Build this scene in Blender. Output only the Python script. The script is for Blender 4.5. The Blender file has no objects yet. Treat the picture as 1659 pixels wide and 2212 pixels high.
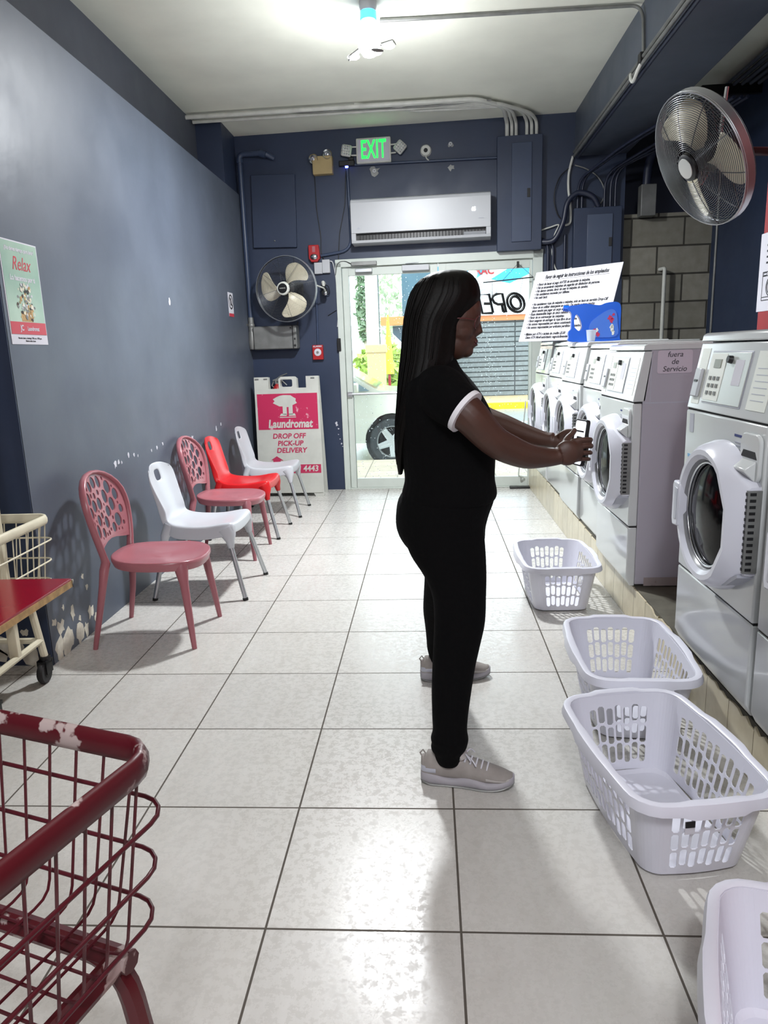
import bpy, bmesh, math, random
from mathutils import Vector, Matrix
PI = math.pi
C = bpy.context.scene.collection

# ------------------------------------------------------------------ camera
def make_camera():
    pitch, yaw, roll = .2179, .0666, -.0345
    cy, sy, cp, sp = math.cos(yaw), math.sin(yaw), math.cos(pitch), math.sin(pitch)
    fwd = Vector((-sy*cp, cy*cp, -sp)); right = Vector((cy, sy, 0)); up = right.cross(fwd)
    cr, sr = math.cos(roll), math.sin(roll)
    r2 = cr*right+sr*up; u2 = -sr*right+cr*up
    cam = bpy.data.cameras.new('camera'); o = bpy.data.objects.new('camera', cam); C.objects.link(o)
    cam.sensor_fit = 'VERTICAL'; cam.sensor_height = 36.0; cam.sensor_width = 27.0
    cam.lens = 1546.56/2212*36.0
    cam.clip_start = .03; cam.clip_end = 300
    m = Matrix.Identity(4)
    for i in range(3):
        m[i][0] = r2[i]; m[i][1] = u2[i]; m[i][2] = -fwd[i]
    m[0][3], m[1][3], m[2][3] = 0, 0, 1.43125
    o.matrix_world = m
    bpy.context.scene.camera = o
make_camera()

# ------------------------------------------------------------------ world, exposure, lights
sc = bpy.context.scene
sc.view_settings.view_transform = 'Standard'; sc.view_settings.look = 'None'
sc.view_settings.exposure = 0.95; sc.view_settings.gamma = 1.0
try: sc.view_settings.use_curve_mapping = False
except Exception: pass
w = bpy.data.worlds.new('sky'); sc.world = w; w.use_nodes = True
bg = w.node_tree.nodes['Background']; bg.inputs[0].default_value = (.86, .93, 1.0, 1); bg.inputs[1].default_value = 2.5

def lamp(name, kind, loc, power, color=(1, 1, 1), size=.1, rot=(0, 0, 0), sizey=None, spot=None):
    l = bpy.data.lights.new(name, kind); l.energy = power; l.color = color
    if kind == 'AREA':
        l.size = size
        if sizey: l.shape = 'RECTANGLE'; l.size_y = sizey
    else: l.shadow_soft_size = size
    o = bpy.data.objects.new(name, l); C.objects.link(o); o.location = loc; o.rotation_euler = rot
    return o
LAMP = Vector((-.33, 5.07, 3.59))
lamp('ceiling_bulb_light', 'POINT', (LAMP.x, LAMP.y, 3.10), 21, (.95, .98, 1.0), .09)
lamp('ceiling_bulb_downlight', 'AREA', (LAMP.x, LAMP.y, 3.25), 80, (.95, .98, 1.0), .22)
# added fill lights behind the camera to brighten room and ceiling; no lamps seen there
lamp('rear_fill_point', 'POINT', (.1, -.8, 3.0), 52, (.93, .95, 1.0), .1)
lamp('rear_fill_point', 'POINT', (-.6, -3.6, 3.0), 52, (.93, .95, 1.0), .1)
lamp('rear_fill_area', 'AREA', (.2, -.9, 3.5), 32, (.92, .93, 1.0), 1.2, (0, 0, 0), .3)
lamp('rear_fill_area', 'AREA', (-1.2, -4.2, 3.5), 30, (.92, .93, 1.0), 1.2, (0, 0, 0), .3)

# ------------------------------------------------------------------ materials
def L(h):
    h = h.lstrip('#'); r = []
    for i in (0, 2, 4):
        c = int(h[i:i+2], 16)/255
        r.append(c/12.92 if c <= .04045 else ((c+.055)/1.055)**2.4)
    return (*r, 1)
def mat(name, col, rough=.5, metal=0, var=0, vscale=6, bump=0, bscale=40, coat=0, emit=None, estr=0, spec=.5, alpha=1, trans=0, col2=None, thr=(.35, .65)):
    m = bpy.data.materials.new(name); m.use_nodes = True; nt = m.node_tree; b = nt.nodes['Principled BSDF']
    c = L(col) if isinstance(col, str) else col
    b.inputs['Base Color'].default_value = c; b.inputs['Roughness'].default_value = rough; b.inputs['Metallic'].default_value = metal
    b.inputs['Specular IOR Level'].default_value = spec
    b.inputs['Coat Weight'].default_value = coat; b.inputs['Coat Roughness'].default_value = .08
    b.inputs['Alpha'].default_value = alpha; b.inputs['Transmission Weight'].default_value = trans
    if emit: b.inputs['Emission Color'].default_value = L(emit); b.inputs['Emission Strength'].default_value = estr
    tc = nt.nodes.new('ShaderNodeTexCoord')
    if var or col2:
        n = nt.nodes.new('ShaderNodeTexNoise'); n.inputs['Scale'].default_value = vscale; n.inputs['Detail'].default_value = 5
        nt.links.new(tc.outputs['Object'], n.inputs['Vector'])
        r = nt.nodes.new('ShaderNodeValToRGB'); nt.links.new(n.outputs['Fac'], r.inputs[0])
        r.color_ramp.elements[0].position = thr[0]; r.color_ramp.elements[1].position = thr[1]
        if col2: r.color_ramp.elements[0].color = c; r.color_ramp.elements[1].color = L(col2)
        else:
            r.color_ramp.elements[0].color = tuple(x*(1-var) for x in c[:3])+(1,)
            r.color_ramp.elements[1].color = tuple(min(1, x*(1+var)) for x in c[:3])+(1,)
        nt.links.new(r.outputs[0], b.inputs['Base Color'])
    if bump:
        n = nt.nodes.new('ShaderNodeTexNoise'); n.inputs['Scale'].default_value = bscale; n.inputs['Detail'].default_value = 4
        nt.links.new(tc.outputs['Object'], n.inputs['Vector'])
        bp = nt.nodes.new('ShaderNodeBump'); bp.inputs['Strength'].default_value = bump; bp.inputs['Distance'].default_value = .01
        nt.links.new(n.outputs['Fac'], bp.inputs['Height']); nt.links.new(bp.outputs[0], b.inputs['Normal'])
    return m
M = {}
def wall_paint(name, col, rough, chip_h=0.0, patch=0):
    """painted plaster, with flaking near the floor and scuffs"""
    m = mat(name, col, rough, var=.10, vscale=1.6, bump=.12, bscale=9)
    nt = m.node_tree; b = nt.nodes['Principled BSDF']
    n = nt.nodes.new('ShaderNodeTexNoise'); n.inputs['Scale'].default_value = 2.2; n.inputs['Detail'].default_value = 6
    tc = [x for x in nt.nodes if x.type == 'TEX_COORD'][0]
    nt.links.new(tc.outputs['Object'], n.inputs['Vector'])
    mr = nt.nodes.new('ShaderNodeMapRange'); mr.inputs[1].default_value = .3; mr.inputs[2].default_value = .7
    mr.inputs[3].default_value = rough-.08; mr.inputs[4].default_value = rough+.1
    nt.links.new(n.outputs['Fac'], mr.inputs[0]); nt.links.new(mr.outputs[0], b.inputs['Roughness'])
    return m
M['navy_lit'] = wall_paint('wall paint navy lit', '#4f5663', .45)  # the navy paint made lighter, with lamp and door sheen put into the colour
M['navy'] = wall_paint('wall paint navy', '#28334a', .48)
M['band'] = wall_paint('wall paint grey band', '#4a4e58', .6)
M['ceiling'] = mat('ceiling plaster', '#e4e5d8', .85, var=.05, vscale=2, bump=.5, bscale=3.5)
M['white_alu'] = mat('white aluminium', '#c3cac3', .35, var=.03)
M['white_plastic'] = mat('white plastic', '#b2b4b8', .35)
M['pvc'] = mat('grey white conduit', '#c3c4bd', .45, var=.08, vscale=12)
M['navy_pipe'] = mat('navy painted metal', '#333f57', .38, var=.06)
M['dark_pipe'] = mat('dark painted pipe', '#23283a', .4)
M['black'] = mat('black plastic', '#0c0c0e', .4)
M['rubber'] = mat('rubber', '#2a2a2b', .75)
M['chrome'] = mat('bright metal', '#c9ccd0', .22, 1)
M['alu'] = mat('brushed aluminium', '#b9bcbf', .35, .9)
M['steel_dull'] = mat('galvanised steel', '#7e7f7d', .5, .5, var=.15, vscale=8)
M['washer'] = mat('white enamel', '#c2c5c5', .16, var=.015, vscale=3, coat=.3)
M['washer_side'] = mat('side enamel', '#a5a1ab', .32)
M['door_white'] = mat('door plastic white', '#cdced8', .22)
M['handle_grey'] = mat('door plastic grey', '#a9abb6', .3)
M['seam'] = mat('dark gap shade', '#1c1c1e', .8)  # dark colour standing in for shade in the panel gaps and drawer grip
M['ctl'] = mat('control plate', '#ccd0cc', .25, .3)
M['ctl_light'] = mat('control label plate', '#d8dad2', .35)
M['glass_dark'] = mat('dark drum glass', '#030304', .09, spec=.07)
M['grey_ring'] = mat('grey gasket ring', '#77787c', .3)
M['lcd'] = mat('display', '#77786a', .3)
M['ink'] = mat('ink', '#1b1b20', .6)
M['navy_ink'] = mat('blue print', '#28356e', .6)
M['blue_label'] = mat('light blue label', '#6fa3c9', .5)
M['pink'] = mat('dusty pink plastic', '#9e6068', .28, var=.03)
M['chair_white'] = mat('chair white plastic', '#babcc2', .28)
M['red_plastic'] = mat('red plastic', '#c4161c', .28)
M['basket'] = mat('basket plastic', '#cfcfda', .33)
M['basket_dim'] = mat('basket plastic greyer', '#cfccd4', .4)
M['cart_red'] = mat('maroon chipped paint', '#4a0a14', .4, col2='#a2928f', vscale=13, thr=(.60, .62))
M['cart_red_wire'] = mat('maroon wire', '#48101a', .38)
M['cart_cream'] = mat('cream cart plastic', '#cfc8b0', .5, var=.08, vscale=10)
M['red_top'] = mat('red laminate', '#8c0820', .15)
M['ply'] = mat('plywood edge', '#a98a5c', .7, var=.25, vscale=30)
M['pink_sign'] = mat('faded magenta print', '#b5214f', .5, col2='#d9a9b6', vscale=14, thr=(.63, .72))
M['sign_white'] = mat('sign board plastic', '#bcbdb6', .5, var=.05, vscale=8)
M['magenta'] = mat('magenta ink', '#b02850', .6)
M['skin'] = mat('brown skin', '#43291f', .5, var=.06, vscale=20)
M['lip'] = mat('lips', '#4a2426', .45)
M['hair'] = mat('black hair', '#060504', .52, spec=.16, bump=.08, bscale=160)
M['cloth'] = mat('black cotton', '#030304', .95, spec=.15, bump=.2, bscale=60)
M['cloth_white'] = mat('white rib trim', '#e4e4e8', .8)
M['shoe'] = mat('taupe suede', '#8e8884', .8, var=.08, vscale=25)
M['shoe_light'] = mat('pale mesh', '#a8a3a0', .75)
M['sole'] = mat('grey sole', '#97949a', .6)
M['lens'] = mat('spectacle frame', '#5b2a2a', .3)
M['yellow'] = mat('yellow vinyl', '#d8b420', .4)
M['red_metal'] = mat('red fire alarm', '#a01c20', .35)
M['red_wall'] = mat('red painted wall', '#8e2a2c', .6, var=.06)
M['paper'] = mat('paper', '#c4c3cb', .7)
M['poster'] = mat('poster green', '#7f9f90', .35, col2='#a9bfae', vscale=2.5)
M['poster_red'] = mat('poster red', '#b83a48', .4)
M['beige'] = mat('aged beige plastic', '#a89468', .5, var=.08)
M['blue_jug'] = mat('blue jug', '#0a56c4', .25)
M['clear'] = mat('clear plastic', '#dfe6ee', .1, alpha=.4)
M['blade'] = mat('fan blade', '#d8d0b8', .4, .1, var=.04)
M['wire_black'] = mat('black wire', '#1b1b1c', .3, .6)
M['wire_grey'] = mat('grey wire', '#66686b', .28, .85)
M['block'] = mat('concrete block', '#8c8a82', .9, var=.1, vscale=14, bump=.4, bscale=60)
M['mortar'] = mat('mortar', '#4a4843', .95, bump=.4, bscale=60)
M['concrete'] = mat('dark concrete', '#565349', .9, var=.2, vscale=9)
M['chip'] = mat('bare plaster', '#cfcabb', .9, var=.12, vscale=30)
M['cream_tile'] = None

def floor_mat():
    m = bpy.data.materials.new('ceramic floor tile'); m.use_nodes = True; nt = m.node_tree; b = nt.nodes['Principled BSDF']
    N = nt.nodes.new; K = nt.links.new
    tc = N('ShaderNodeTexCoord'); mp = N('ShaderNodeMapping'); K(tc.outputs['Object'], mp.inputs[0])
    # joints fall on x = (i-2.8888)/2, y = (j+3.08)/2
    mp.inputs['Location'].default_value = (1.4444+.0, -1.54, 0)
    br = N('ShaderNodeTexBrick'); K(mp.outputs[0], br.inputs[0]); br.offset = 0; br.squash = 1
    br.inputs['Scale'].default_value = 1; br.inputs['Brick Width'].default_value = .5; br.inputs['Row Height'].default_value = .5
    br.inputs['Mortar Size'].default_value = .0035; br.inputs['Mortar Smooth'].default_value = .2; br.inputs['Bias'].default_value = 0
    br.inputs['Color1'].default_value = L('#c4c2bd'); br.inputs['Color2'].default_value = L('#bfbdb9'); br.inputs['Mortar'].default_value = L('#524c45')
    n = N('ShaderNodeTexNoise'); n.inputs['Scale'].default_value = 5; n.inputs['Detail'].default_value = 8; n.inputs['Roughness'].default_value = .7
    st = N('ShaderNodeMapping'); st.inputs['Scale'].default_value = (2.4, .7, 1); K(tc.outputs['Object'], st.inputs[0]); K(st.outputs[0], n.inputs['Vector'])
    r = N('ShaderNodeValToRGB'); K(n.outputs['Fac'], r.inputs[0])
    r.color_ramp.elements[0].position = .3; r.color_ramp.elements[0].color = (.90, .89, .875, 1)
    r.color_ramp.elements[1].position = .65; r.color_ramp.elements[1].color = (1, 1, 1, 1)
    mx = N('ShaderNodeMix'); mx.data_type = 'RGBA'; mx.blend_type = 'MULTIPLY'; mx.inputs[0].default_value = 1
    K(br.outputs['Color'], mx.inputs[6]); K(r.outputs[0], mx.inputs[7]); K(mx.outputs[2], b.inputs['Base Color'])
    n2 = N('ShaderNodeTexNoise'); n2.inputs['Scale'].default_value = 38; n2.inputs['Detail'].default_value = 6; n2.inputs['Roughness'].default_value = .75
    K(tc.outputs['Object'], n2.inputs['Vector'])
    mr = N('ShaderNodeMapRange'); mr.inputs[1].default_value = .44; mr.inputs[2].default_value = .58; mr.inputs[3].default_value = .2; mr.inputs[4].default_value = .42
    K(n2.outputs['Fac'], mr.inputs[0])
    ma = N('ShaderNodeMath'); ma.operation = 'MAXIMUM'; K(mr.outputs[0], ma.inputs[0])
    mb = N('ShaderNodeMath'); mb.operation = 'MULTIPLY'; mb.inputs[1].default_value = .9; K(br.outputs['Fac'], mb.inputs[0]); K(mb.outputs[0], ma.inputs[1])
    K(ma.outputs[0], b.inputs['Roughness'])
    bp = N('ShaderNodeBump'); bp.inputs['Strength'].default_value = .25; bp.inputs['Distance'].default_value = .004; bp.invert = True
    K(br.outputs['Fac'], bp.inputs['Height']); K(bp.outputs[0], b.inputs['Normal'])
    return m
M['floor'] = floor_mat()
def grid_mat(name, c1, c2, joint, w_, h_, mortar, rough, axes='YZ', off=0.0, warm=0):
    m = bpy.data.materials.new(name); m.use_nodes = True; nt = m.node_tree; b = nt.nodes['Principled BSDF']
    N = nt.nodes.new; K = nt.links.new
    tc = N('ShaderNodeTexCoord'); sp = N('ShaderNodeSeparateXYZ'); cb = N('ShaderNodeCombineXYZ')
    K(tc.outputs['Object'], sp.inputs[0]); K(sp.outputs[axes[0]], cb.inputs['X']); K(sp.outputs[axes[1]], cb.inputs['Y'])
    br = N('ShaderNodeTexBrick'); K(cb.outputs[0], br.inputs[0]); br.offset = off
    br.inputs['Scale'].default_value = 1; br.inputs['Brick Width'].default_value = w_; br.inputs['Row Height'].default_value = h_
    br.inputs['Mortar Size'].default_value = mortar; br.inputs['Color1'].default_value = L(c1); br.inputs['Color2'].default_value = L(c2); br.inputs['Mortar'].default_value = L(joint)
    n = N('ShaderNodeTexNoise'); n.inputs['Scale'].default_value = 12; n.inputs['Detail'].default_value = 6; K(tc.outputs['Object'], n.inputs['Vector'])
    r = N('ShaderNodeValToRGB'); K(n.outputs['Fac'], r.inputs[0]); r.color_ramp.elements[0].position = .3; r.color_ramp.elements[0].color = (.8, .78, .74, 1)
    r.color_ramp.elements[1].position = .7; r.color_ramp.elements[1].color = (1, 1, 1, 1)
    mx = N('ShaderNodeMix'); mx.data_type = 'RGBA'; mx.blend_type = 'MULTIPLY'; mx.inputs[0].default_value = 1
    K(br.outputs['Color'], mx.inputs[6]); K(r.outputs[0], mx.inputs[7]); K(mx.outputs[2], b.inputs['Base Color'])
    b.inputs['Roughness'].default_value = rough
    bp = N('ShaderNodeBump'); bp.inputs['Strength'].default_value = .4; bp.inputs['Distance'].default_value = .006; bp.invert = True
    K(br.outputs['Fac'], bp.inputs['Height']); K(bp.outputs[0], b.inputs['Normal'])
    return m
M['cream_tile'] = grid_mat('cream kerb tile', '#d9cfb4', '#cdc4ac', '#8a7d63', .2, .6, .002, .3)
M['block_wall'] = grid_mat('concrete block wall', '#8d8a80', '#7c7a70', '#3c3a35', .50, .262, .009, .9, 'XZ', .5)
M['shutter'] = grid_mat('roll shutter', '#7d858a', '#858d92', '#33383c', 30, .16, .022, .5, 'XZ')
M['paving'] = grid_mat('pavement tile', '#b5ab97', '#a79c88', '#6d6558', .4, .4, .006, .6, 'XY')
def glass_mat(name, tint=(1, 1, 1, 1), rough=0):
    m = bpy.data.materials.new(name); m.use_nodes = True; nt = m.node_tree; nt.nodes.clear()
    o = nt.nodes.new('ShaderNodeOutputMaterial'); t = nt.nodes.new('ShaderNodeBsdfTransparent'); g = nt.nodes.new('ShaderNodeBsdfGlossy')
    f = nt.nodes.new('ShaderNodeFresnel'); f.inputs[0].default_value = 1.45; mx = nt.nodes.new('ShaderNodeMixShader')
    t.inputs[0].default_value = tint; g.inputs['Roughness'].default_value = rough
    nt.links.new(f.outputs[0], mx.inputs[0]); nt.links.new(t.outputs[0], mx.inputs[1]); nt.links.new(g.outputs[0], mx.inputs[2]); nt.links.new(mx.outputs[0], o.inputs[0])
    return m
M['pane'] = glass_mat('window glass', (.93, .97, .96, 1), .02)
M['drop'] = mat('rain drop', '#e8f0f4', .05, trans=.9, spec=.6)

# ------------------------------------------------------------------ mesh helpers
class MB:
    def __init__(s): s.v = []; s.f = []; s.mi = []; s.m = 0
    def add(s, verts, faces, mtx=None):
        b = len(s.v)
        for p in verts: s.v.append(tuple(mtx @ Vector(p)) if mtx else tuple(p))
        for f in faces: s.f.append([b+i for i in f]); s.mi.append(s.m)
    def box(s, c, d, mtx=None, taper=None):
        x, y, z = d[0]/2, d[1]/2, d[2]/2; t = taper or (1, 1)
        vs = []
        for k, sz in enumerate((-1, 1)):
            a, b = (1, 1) if k == 0 else t
            for (i, j) in ((-1, -1), (1, -1), (1, 1), (-1, 1)): vs.append((c[0]+i*x*a, c[1]+j*y*b, c[2]+sz*z))
        s.add(vs, [(3, 2, 1, 0), (4, 5, 6, 7), (0, 1, 5, 4), (1, 2, 6, 5), (2, 3, 7, 6), (3, 0, 4, 7)], mtx)
    def b2(s, a, b, mtx=None):   # box from two corners
        s.box([(a[i]+b[i])/2 for i in range(3)], [abs(b[i]-a[i]) for i in range(3)], mtx)
    def tube(s, pts, r, seg=8, closed=False, flat=1.0, caps=True, up=None):
        P = [Vector(p) for p in pts]; n = len(P); rs = r if isinstance(r, list) else [r]*n
        vs = []; fs = []
        T = []
        for i in range(n):
            if closed: t = P[(i+1) % n]-P[i-1]
            else: t = P[min(i+1, n-1)]-P[max(i-1, 0)]
            T.append(t.normalized() if t.length > 1e-9 else Vector((0, 0, 1)))
        nrm = Vector(up) if up else (Vector((0, 0, 1)) if abs(T[0].z) < .9 else Vector((1, 0, 0)))
        for i in range(n):
            a = nrm-T[i]*nrm.dot(T[i])
            if a.length < 1e-6: a = T[i].orthogonal()
            a.normalize(); nrm = a; b = T[i].cross(a)
            rr = rs[i]; ra, rb = rr if isinstance(rr, (tuple, list)) else (rr*flat, rr)
            for k in range(seg):
                th = 2*PI*k/seg; vs.append(P[i]+a*math.cos(th)*ra+b*math.sin(th)*rb)
        rings = n if closed else n-1
        for i in range(rings):
            j = (i+1) % n
            for k in range(seg):
                k2 = (k+1) % seg; fs.append((i*seg+k, i*seg+k2, j*seg+k2, j*seg+k))
        if not closed and caps:
            fs.append(tuple(reversed(range(seg)))); fs.append(tuple((n-1)*seg+k for k in range(seg)))
        s.add(vs, fs)
    def cyl(s, a, b, r, r2=None, seg=16): s.tube([a, b], [r, r if r2 is None else r2], seg)
    def lathe(s, prof, seg=24, mtx=None, caps=False):   # profile (r,z)
        vs = []; fs = []
        for (r, z) in prof:
            for k in range(seg): th = 2*PI*k/seg; vs.append((r*math.cos(th), r*math.sin(th), z))
        for i in range(len(prof)-1):
            for k in range(seg): k2 = (k+1) % seg; fs.append((i*seg+k, i*seg+k2, (i+1)*seg+k2, (i+1)*seg+k))
        if caps: fs.append(tuple(reversed(range(seg)))); fs.append(tuple((len(prof)-1)*seg+k for k in range(seg)))
        s.add(vs, fs, mtx)
    def loft(s, rings, caps=True, closed_u=True):
        n = len(rings[0]); vs = [p for r in rings for p in r]; fs = []
        for i in range(len(rings)-1):
            for k in range(n if closed_u else n-1): k2 = (k+1) % n; fs.append((i*n+k, i*n+k2, (i+1)*n+k2, (i+1)*n+k))
        if caps and closed_u: fs.append(tuple(reversed(range(n)))); fs.append(tuple((len(rings)-1)*n+k for k in range(n)))
        s.add(vs, fs)
    def sph(s, c, r, seg=16, rings=10, mtx=None):
        rx, ry, rz = r if isinstance(r, (tuple, list)) else (r, r, r); vs = []; fs = []
        for i in range(rings+1):
            ph = PI*i/rings
            for k in range(seg):
                th = 2*PI*k/seg; vs.append((rx*math.sin(ph)*math.cos(th), ry*math.sin(ph)*math.sin(th), -rz*math.cos(ph)))
        for i in range(rings):
            for k in range(seg): k2 = (k+1) % seg; fs.append((i*seg+k, i*seg+k2, (i+1)*seg+k2, (i+1)*seg+k))
        m = Matrix.Translation(c) @ (mtx if mtx else Matrix.Identity(4)); s.add(vs, fs, m)
    def prism(s, poly, y0, y1, plane='XZ'):   # poly in plane, extruded along the third axis y0..y1
        n = len(poly)
        def mk(p, q):
            return {'XZ': (p[0], q, p[1]), 'XY': (p[0], p[1], q), 'YZ': (q, p[0], p[1])}[plane]
        vs = [mk(p, y0) for p in poly]+[mk(p, y1) for p in poly]
        fs = [tuple(range(n)), tuple(reversed(range(n, 2*n)))]+[(i, i+n, (i+1) % n+n, (i+1) % n) for i in range(n)]
        s.add(vs, fs)
    def build(s, name, mats, parent=None, smooth=40, bevel=0, bseg=2, merge=True, mods=(), loc=None):
        me = bpy.data.meshes.new(name); me.from_pydata(s.v, [], s.f)
        mats = mats if isinstance(mats, (list, tuple)) else [mats]
        for m_ in mats: me.materials.append(M[m_] if isinstance(m_, str) else m_)
        for p, i in zip(me.polygons, s.mi): p.material_index = i
        bm = bmesh.new(); bm.from_mesh(me)
        if merge: bmesh.ops.remove_doubles(bm, verts=bm.verts, dist=1e-5)
        bmesh.ops.recalc_face_normals(bm, faces=bm.faces); bm.to_mesh(me); bm.free()
        finish(me, smooth)
        o = bpy.data.objects.new(name, me); C.objects.link(o)
        if parent: o.parent = parent
        if loc: o.location = loc
        if bevel:
            b = o.modifiers.new('bevel', 'BEVEL'); b.width = bevel; b.segments = bseg; b.limit_method = 'ANGLE'; b.angle_limit = .6
            b.harden_normals = False
        for (k, kw) in mods:
            md = o.modifiers.new(k.lower(), k)
            for a, v_ in kw.items(): setattr(md, a, v_)
        return o
def finish(me, smooth=40):
    if smooth:
        me.polygons.foreach_set('use_smooth', [True]*len(me.polygons))
        if smooth < 180: me.set_sharp_from_angle(angle=math.radians(smooth))
def tag(o, label=None, cat=None, group=None, kind=None):
    if label: o['label'] = label
    if cat: o['category'] = cat
    if group: o['group'] = group
    if kind: o['kind'] = kind
    return o
def thing(name, label, cat, loc=(0, 0, 0), rotz=0, group=None, rot=None):
    o = bpy.data.objects.new(name, None); o.empty_display_size = .05; C.objects.link(o); o.location = loc; o.rotation_euler = rot or (0, 0, rotz)
    return tag(o, label, cat, group)
def struct(name, mb, m, **kw):
    o = mb.build(name, m, **kw); o['kind'] = 'structure'; return o
def dup(root, loc=None, rotz=None, label=None, parent=None):
    r = root.copy(); C.objects.link(r)
    if parent: r.parent = parent
    if loc is not None: r.location = loc
    if rotz is not None: r.rotation_euler = (0, 0, rotz)
    if label: r['label'] = label
    for ch in list(root.children): dup(ch, parent=r)
    return r
def curve_mesh(splines, depth):
    """filled 2D curve with holes -> mesh (XY plane, thickness +-depth)"""
    cu = bpy.data.curves.new('outline', 'CURVE'); cu.dimensions = '2D'; cu.fill_mode = 'BOTH'; cu.extrude = depth
    for sp in splines:
        s_ = cu.splines.new('POLY'); s_.points.add(len(sp)-1); s_.use_cyclic_u = True
        for p, q in zip(s_.points, sp): p.co = (q[0], q[1], 0, 1)
    o = bpy.data.objects.new('outline', cu); C.objects.link(o)
    me = bpy.data.meshes.new_from_object(o.evaluated_get(bpy.context.evaluated_depsgraph_get()))
    bpy.data.objects.remove(o); bpy.data.curves.remove(cu); return me
def text(name, body, size, m, parent, loc, face='-y', depth=.0008, sx=1, align='CENTER', bold=0, shear=0, rot=0, space=1, mirror=False, line=1.0, kind=None):
    for a_, b_ in zip('éóñ', 'eon'): body = body.replace(a_, b_)
    cu = bpy.data.curves.new('letters', 'FONT'); cu.body = body; cu.size = size; cu.extrude = depth; cu.align_x = align; cu.align_y = 'CENTER'
    cu.offset = bold; cu.shear = shear; cu.space_character = space; cu.space_line = line; cu.resolution_u = 3
    o = bpy.data.objects.new('letters', cu); C.objects.link(o)
    bpy.context.view_layer.update()
    me = bpy.data.meshes.new_from_object(o.evaluated_get(bpy.context.evaluated_depsgraph_get()))
    bpy.data.objects.remove(o); bpy.data.curves.remove(cu)
    me.name = name
    mt = Matrix.Translation(loc)
    if face == '-y': mt = mt @ Matrix.Rotation(PI/2, 4, 'X')
    elif face == '+y': mt = mt @ Matrix.Rotation(PI, 4, 'Z') @ Matrix.Rotation(PI/2, 4, 'X')
    elif isinstance(face, Matrix): mt = mt @ face
    mt = mt @ Matrix.Rotation(rot, 4, 'Z') @ Matrix.Scale(-sx if mirror else sx, 4, (1, 0, 0))
    me.transform(mt); me.materials.clear(); me.materials.append(M[m])
    ob = bpy.data.objects.new(name, me); C.objects.link(ob)
    if parent: ob.parent = parent
    return ob
def arc(c, r, a0, a1, n, ax='XZ'):
    out = []
    for i in range(n+1):
        a = a0+(a1-a0)*i/n; u, v = r*math.cos(a), r*math.sin(a)
        out.append({'XZ': (c[0]+u, c[1], c[2]+v), 'XY': (c[0]+u, c[1]+v, c[2]), 'YZ': (c[0], c[1]+u, c[2]+v)}[ax])
    return out
def rounded(pts, r, n=5):
    """polyline with rounded corners"""
    P = [Vector(p) for p in pts]; out = [P[0]]
    for i in range(1, len(P)-1):
        a, b, c = P[i-1], P[i], P[i+1]; d1 = (a-b); d2 = (c-b); rr = min(r, d1.length*.49, d2.length*.49)
        p0 = b+d1.normalized()*rr; p2 = b+d2.normalized()*rr
        for k in range(n+1):
            t = k/n; out.append((1-t)**2*p0+2*t*(1-t)*b+t*t*p2)
    out.append(P[-1]); return out
def rrect(w_, h_, r, n=4, cx=0, cy=0):
    out = []
    for (sx, sy, a0) in ((1, 1, 0), (-1, 1, PI/2), (-1, -1, PI), (1, -1, 1.5*PI)):
        for k in range(n+1):
            a = a0+PI/2*k/n; out.append((cx+sx*(w_/2-r)+r*math.cos(a), cy+sy*(h_/2-r)+r*math.sin(a)))
    return out
def smoothpath(pts, n=6):
    """Catmull-Rom through points (tuples of any length)"""
    P = [tuple(p) for p in pts]; out = []
    for i in range(len(P)-1):
        p0, p1, p2, p3 = P[max(i-1, 0)], P[i], P[i+1], P[min(i+2, len(P)-1)]
        for k in range(n):
            t = k/n
            out.append(tuple(.5*((2*b)+(-a+c)*t+(2*a-5*b+4*c-d)*t*t+(-a+3*b-3*c+d)*t**3) for a, b, c, d in zip(p0, p1, p2, p3)))
    out.append(P[-1]); return out
ALPHA = .052
def WF(x, z=0, d=0): return (x-d*math.sin(ALPHA), 7.58-ALPHA*x-d*math.cos(ALPHA), z)
WROT = -ALPHA

# ================================================================== SETTING
# ---- floor
b = MB(); b.b2((-5, -7, -.12), (1.15, 7.72, 0)); struct('floor', b, 'floor', smooth=0)
b = MB(); b.b2((1.15, -7, -.12), (5, 7.72, 0)); struct('floor', b, 'concrete', smooth=0)
# ---- kerb platform the washers stand on (rises gently towards the door)
def kz(y): return .205+.022*(y-3.6) if y > 3.6 else .205
b = MB()
ys = [-2.5, 3.6, 7.5]
prof = []
vs = []
for y in ys:
    z = kz(y); vs += [(1.05, y, 0), (1.05, y, z), (2.6, y, z), (2.6, y, 0)]
fs = []
for i in range(2):
    for k in range(4): k2 = (k+1) % 4; fs.append((i*4+k, i*4+k2, i*4+4+k2, i*4+4+k))
fs += [(3, 2, 1, 0), (8, 9, 10, 11)]
b.add(vs, fs); struct('trim_1', b, 'concrete', smooth=0)
b = MB()   # cream tiles glued to the face of the kerb, with a broken upper edge
random.seed(4); y = -2.4; n_ = 0
while y < 7.42:
    w_ = .2; top = kz(y+.1)-.004
    k = 6; pts = [(y+.0015, 0.0)]
    top_pts = []
    for i in range(k+1):
        yy = y+.0015+(w_-.003)*i/k; drop = 0
        if y < 3.3: drop = random.choice((0, .004, .01, .018))
        elif y < 3.7: drop = .002
        top_pts.append((yy, top-drop))
    poly = [(y+.0015, 0.001)]+top_pts+[(y+w_-.0015, 0.001)]
    b.prism(poly, 1.042, 1.0505, 'YZ'); y += w_
struct('trim_2', b, 'cream_tile', smooth=0)
# ---- ceiling
b = MB(); b.b2((-5, -7, 3.59), (5, 8.4, 3.75)); struct('ceiling', b, 'ceiling', smooth=0)
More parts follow.
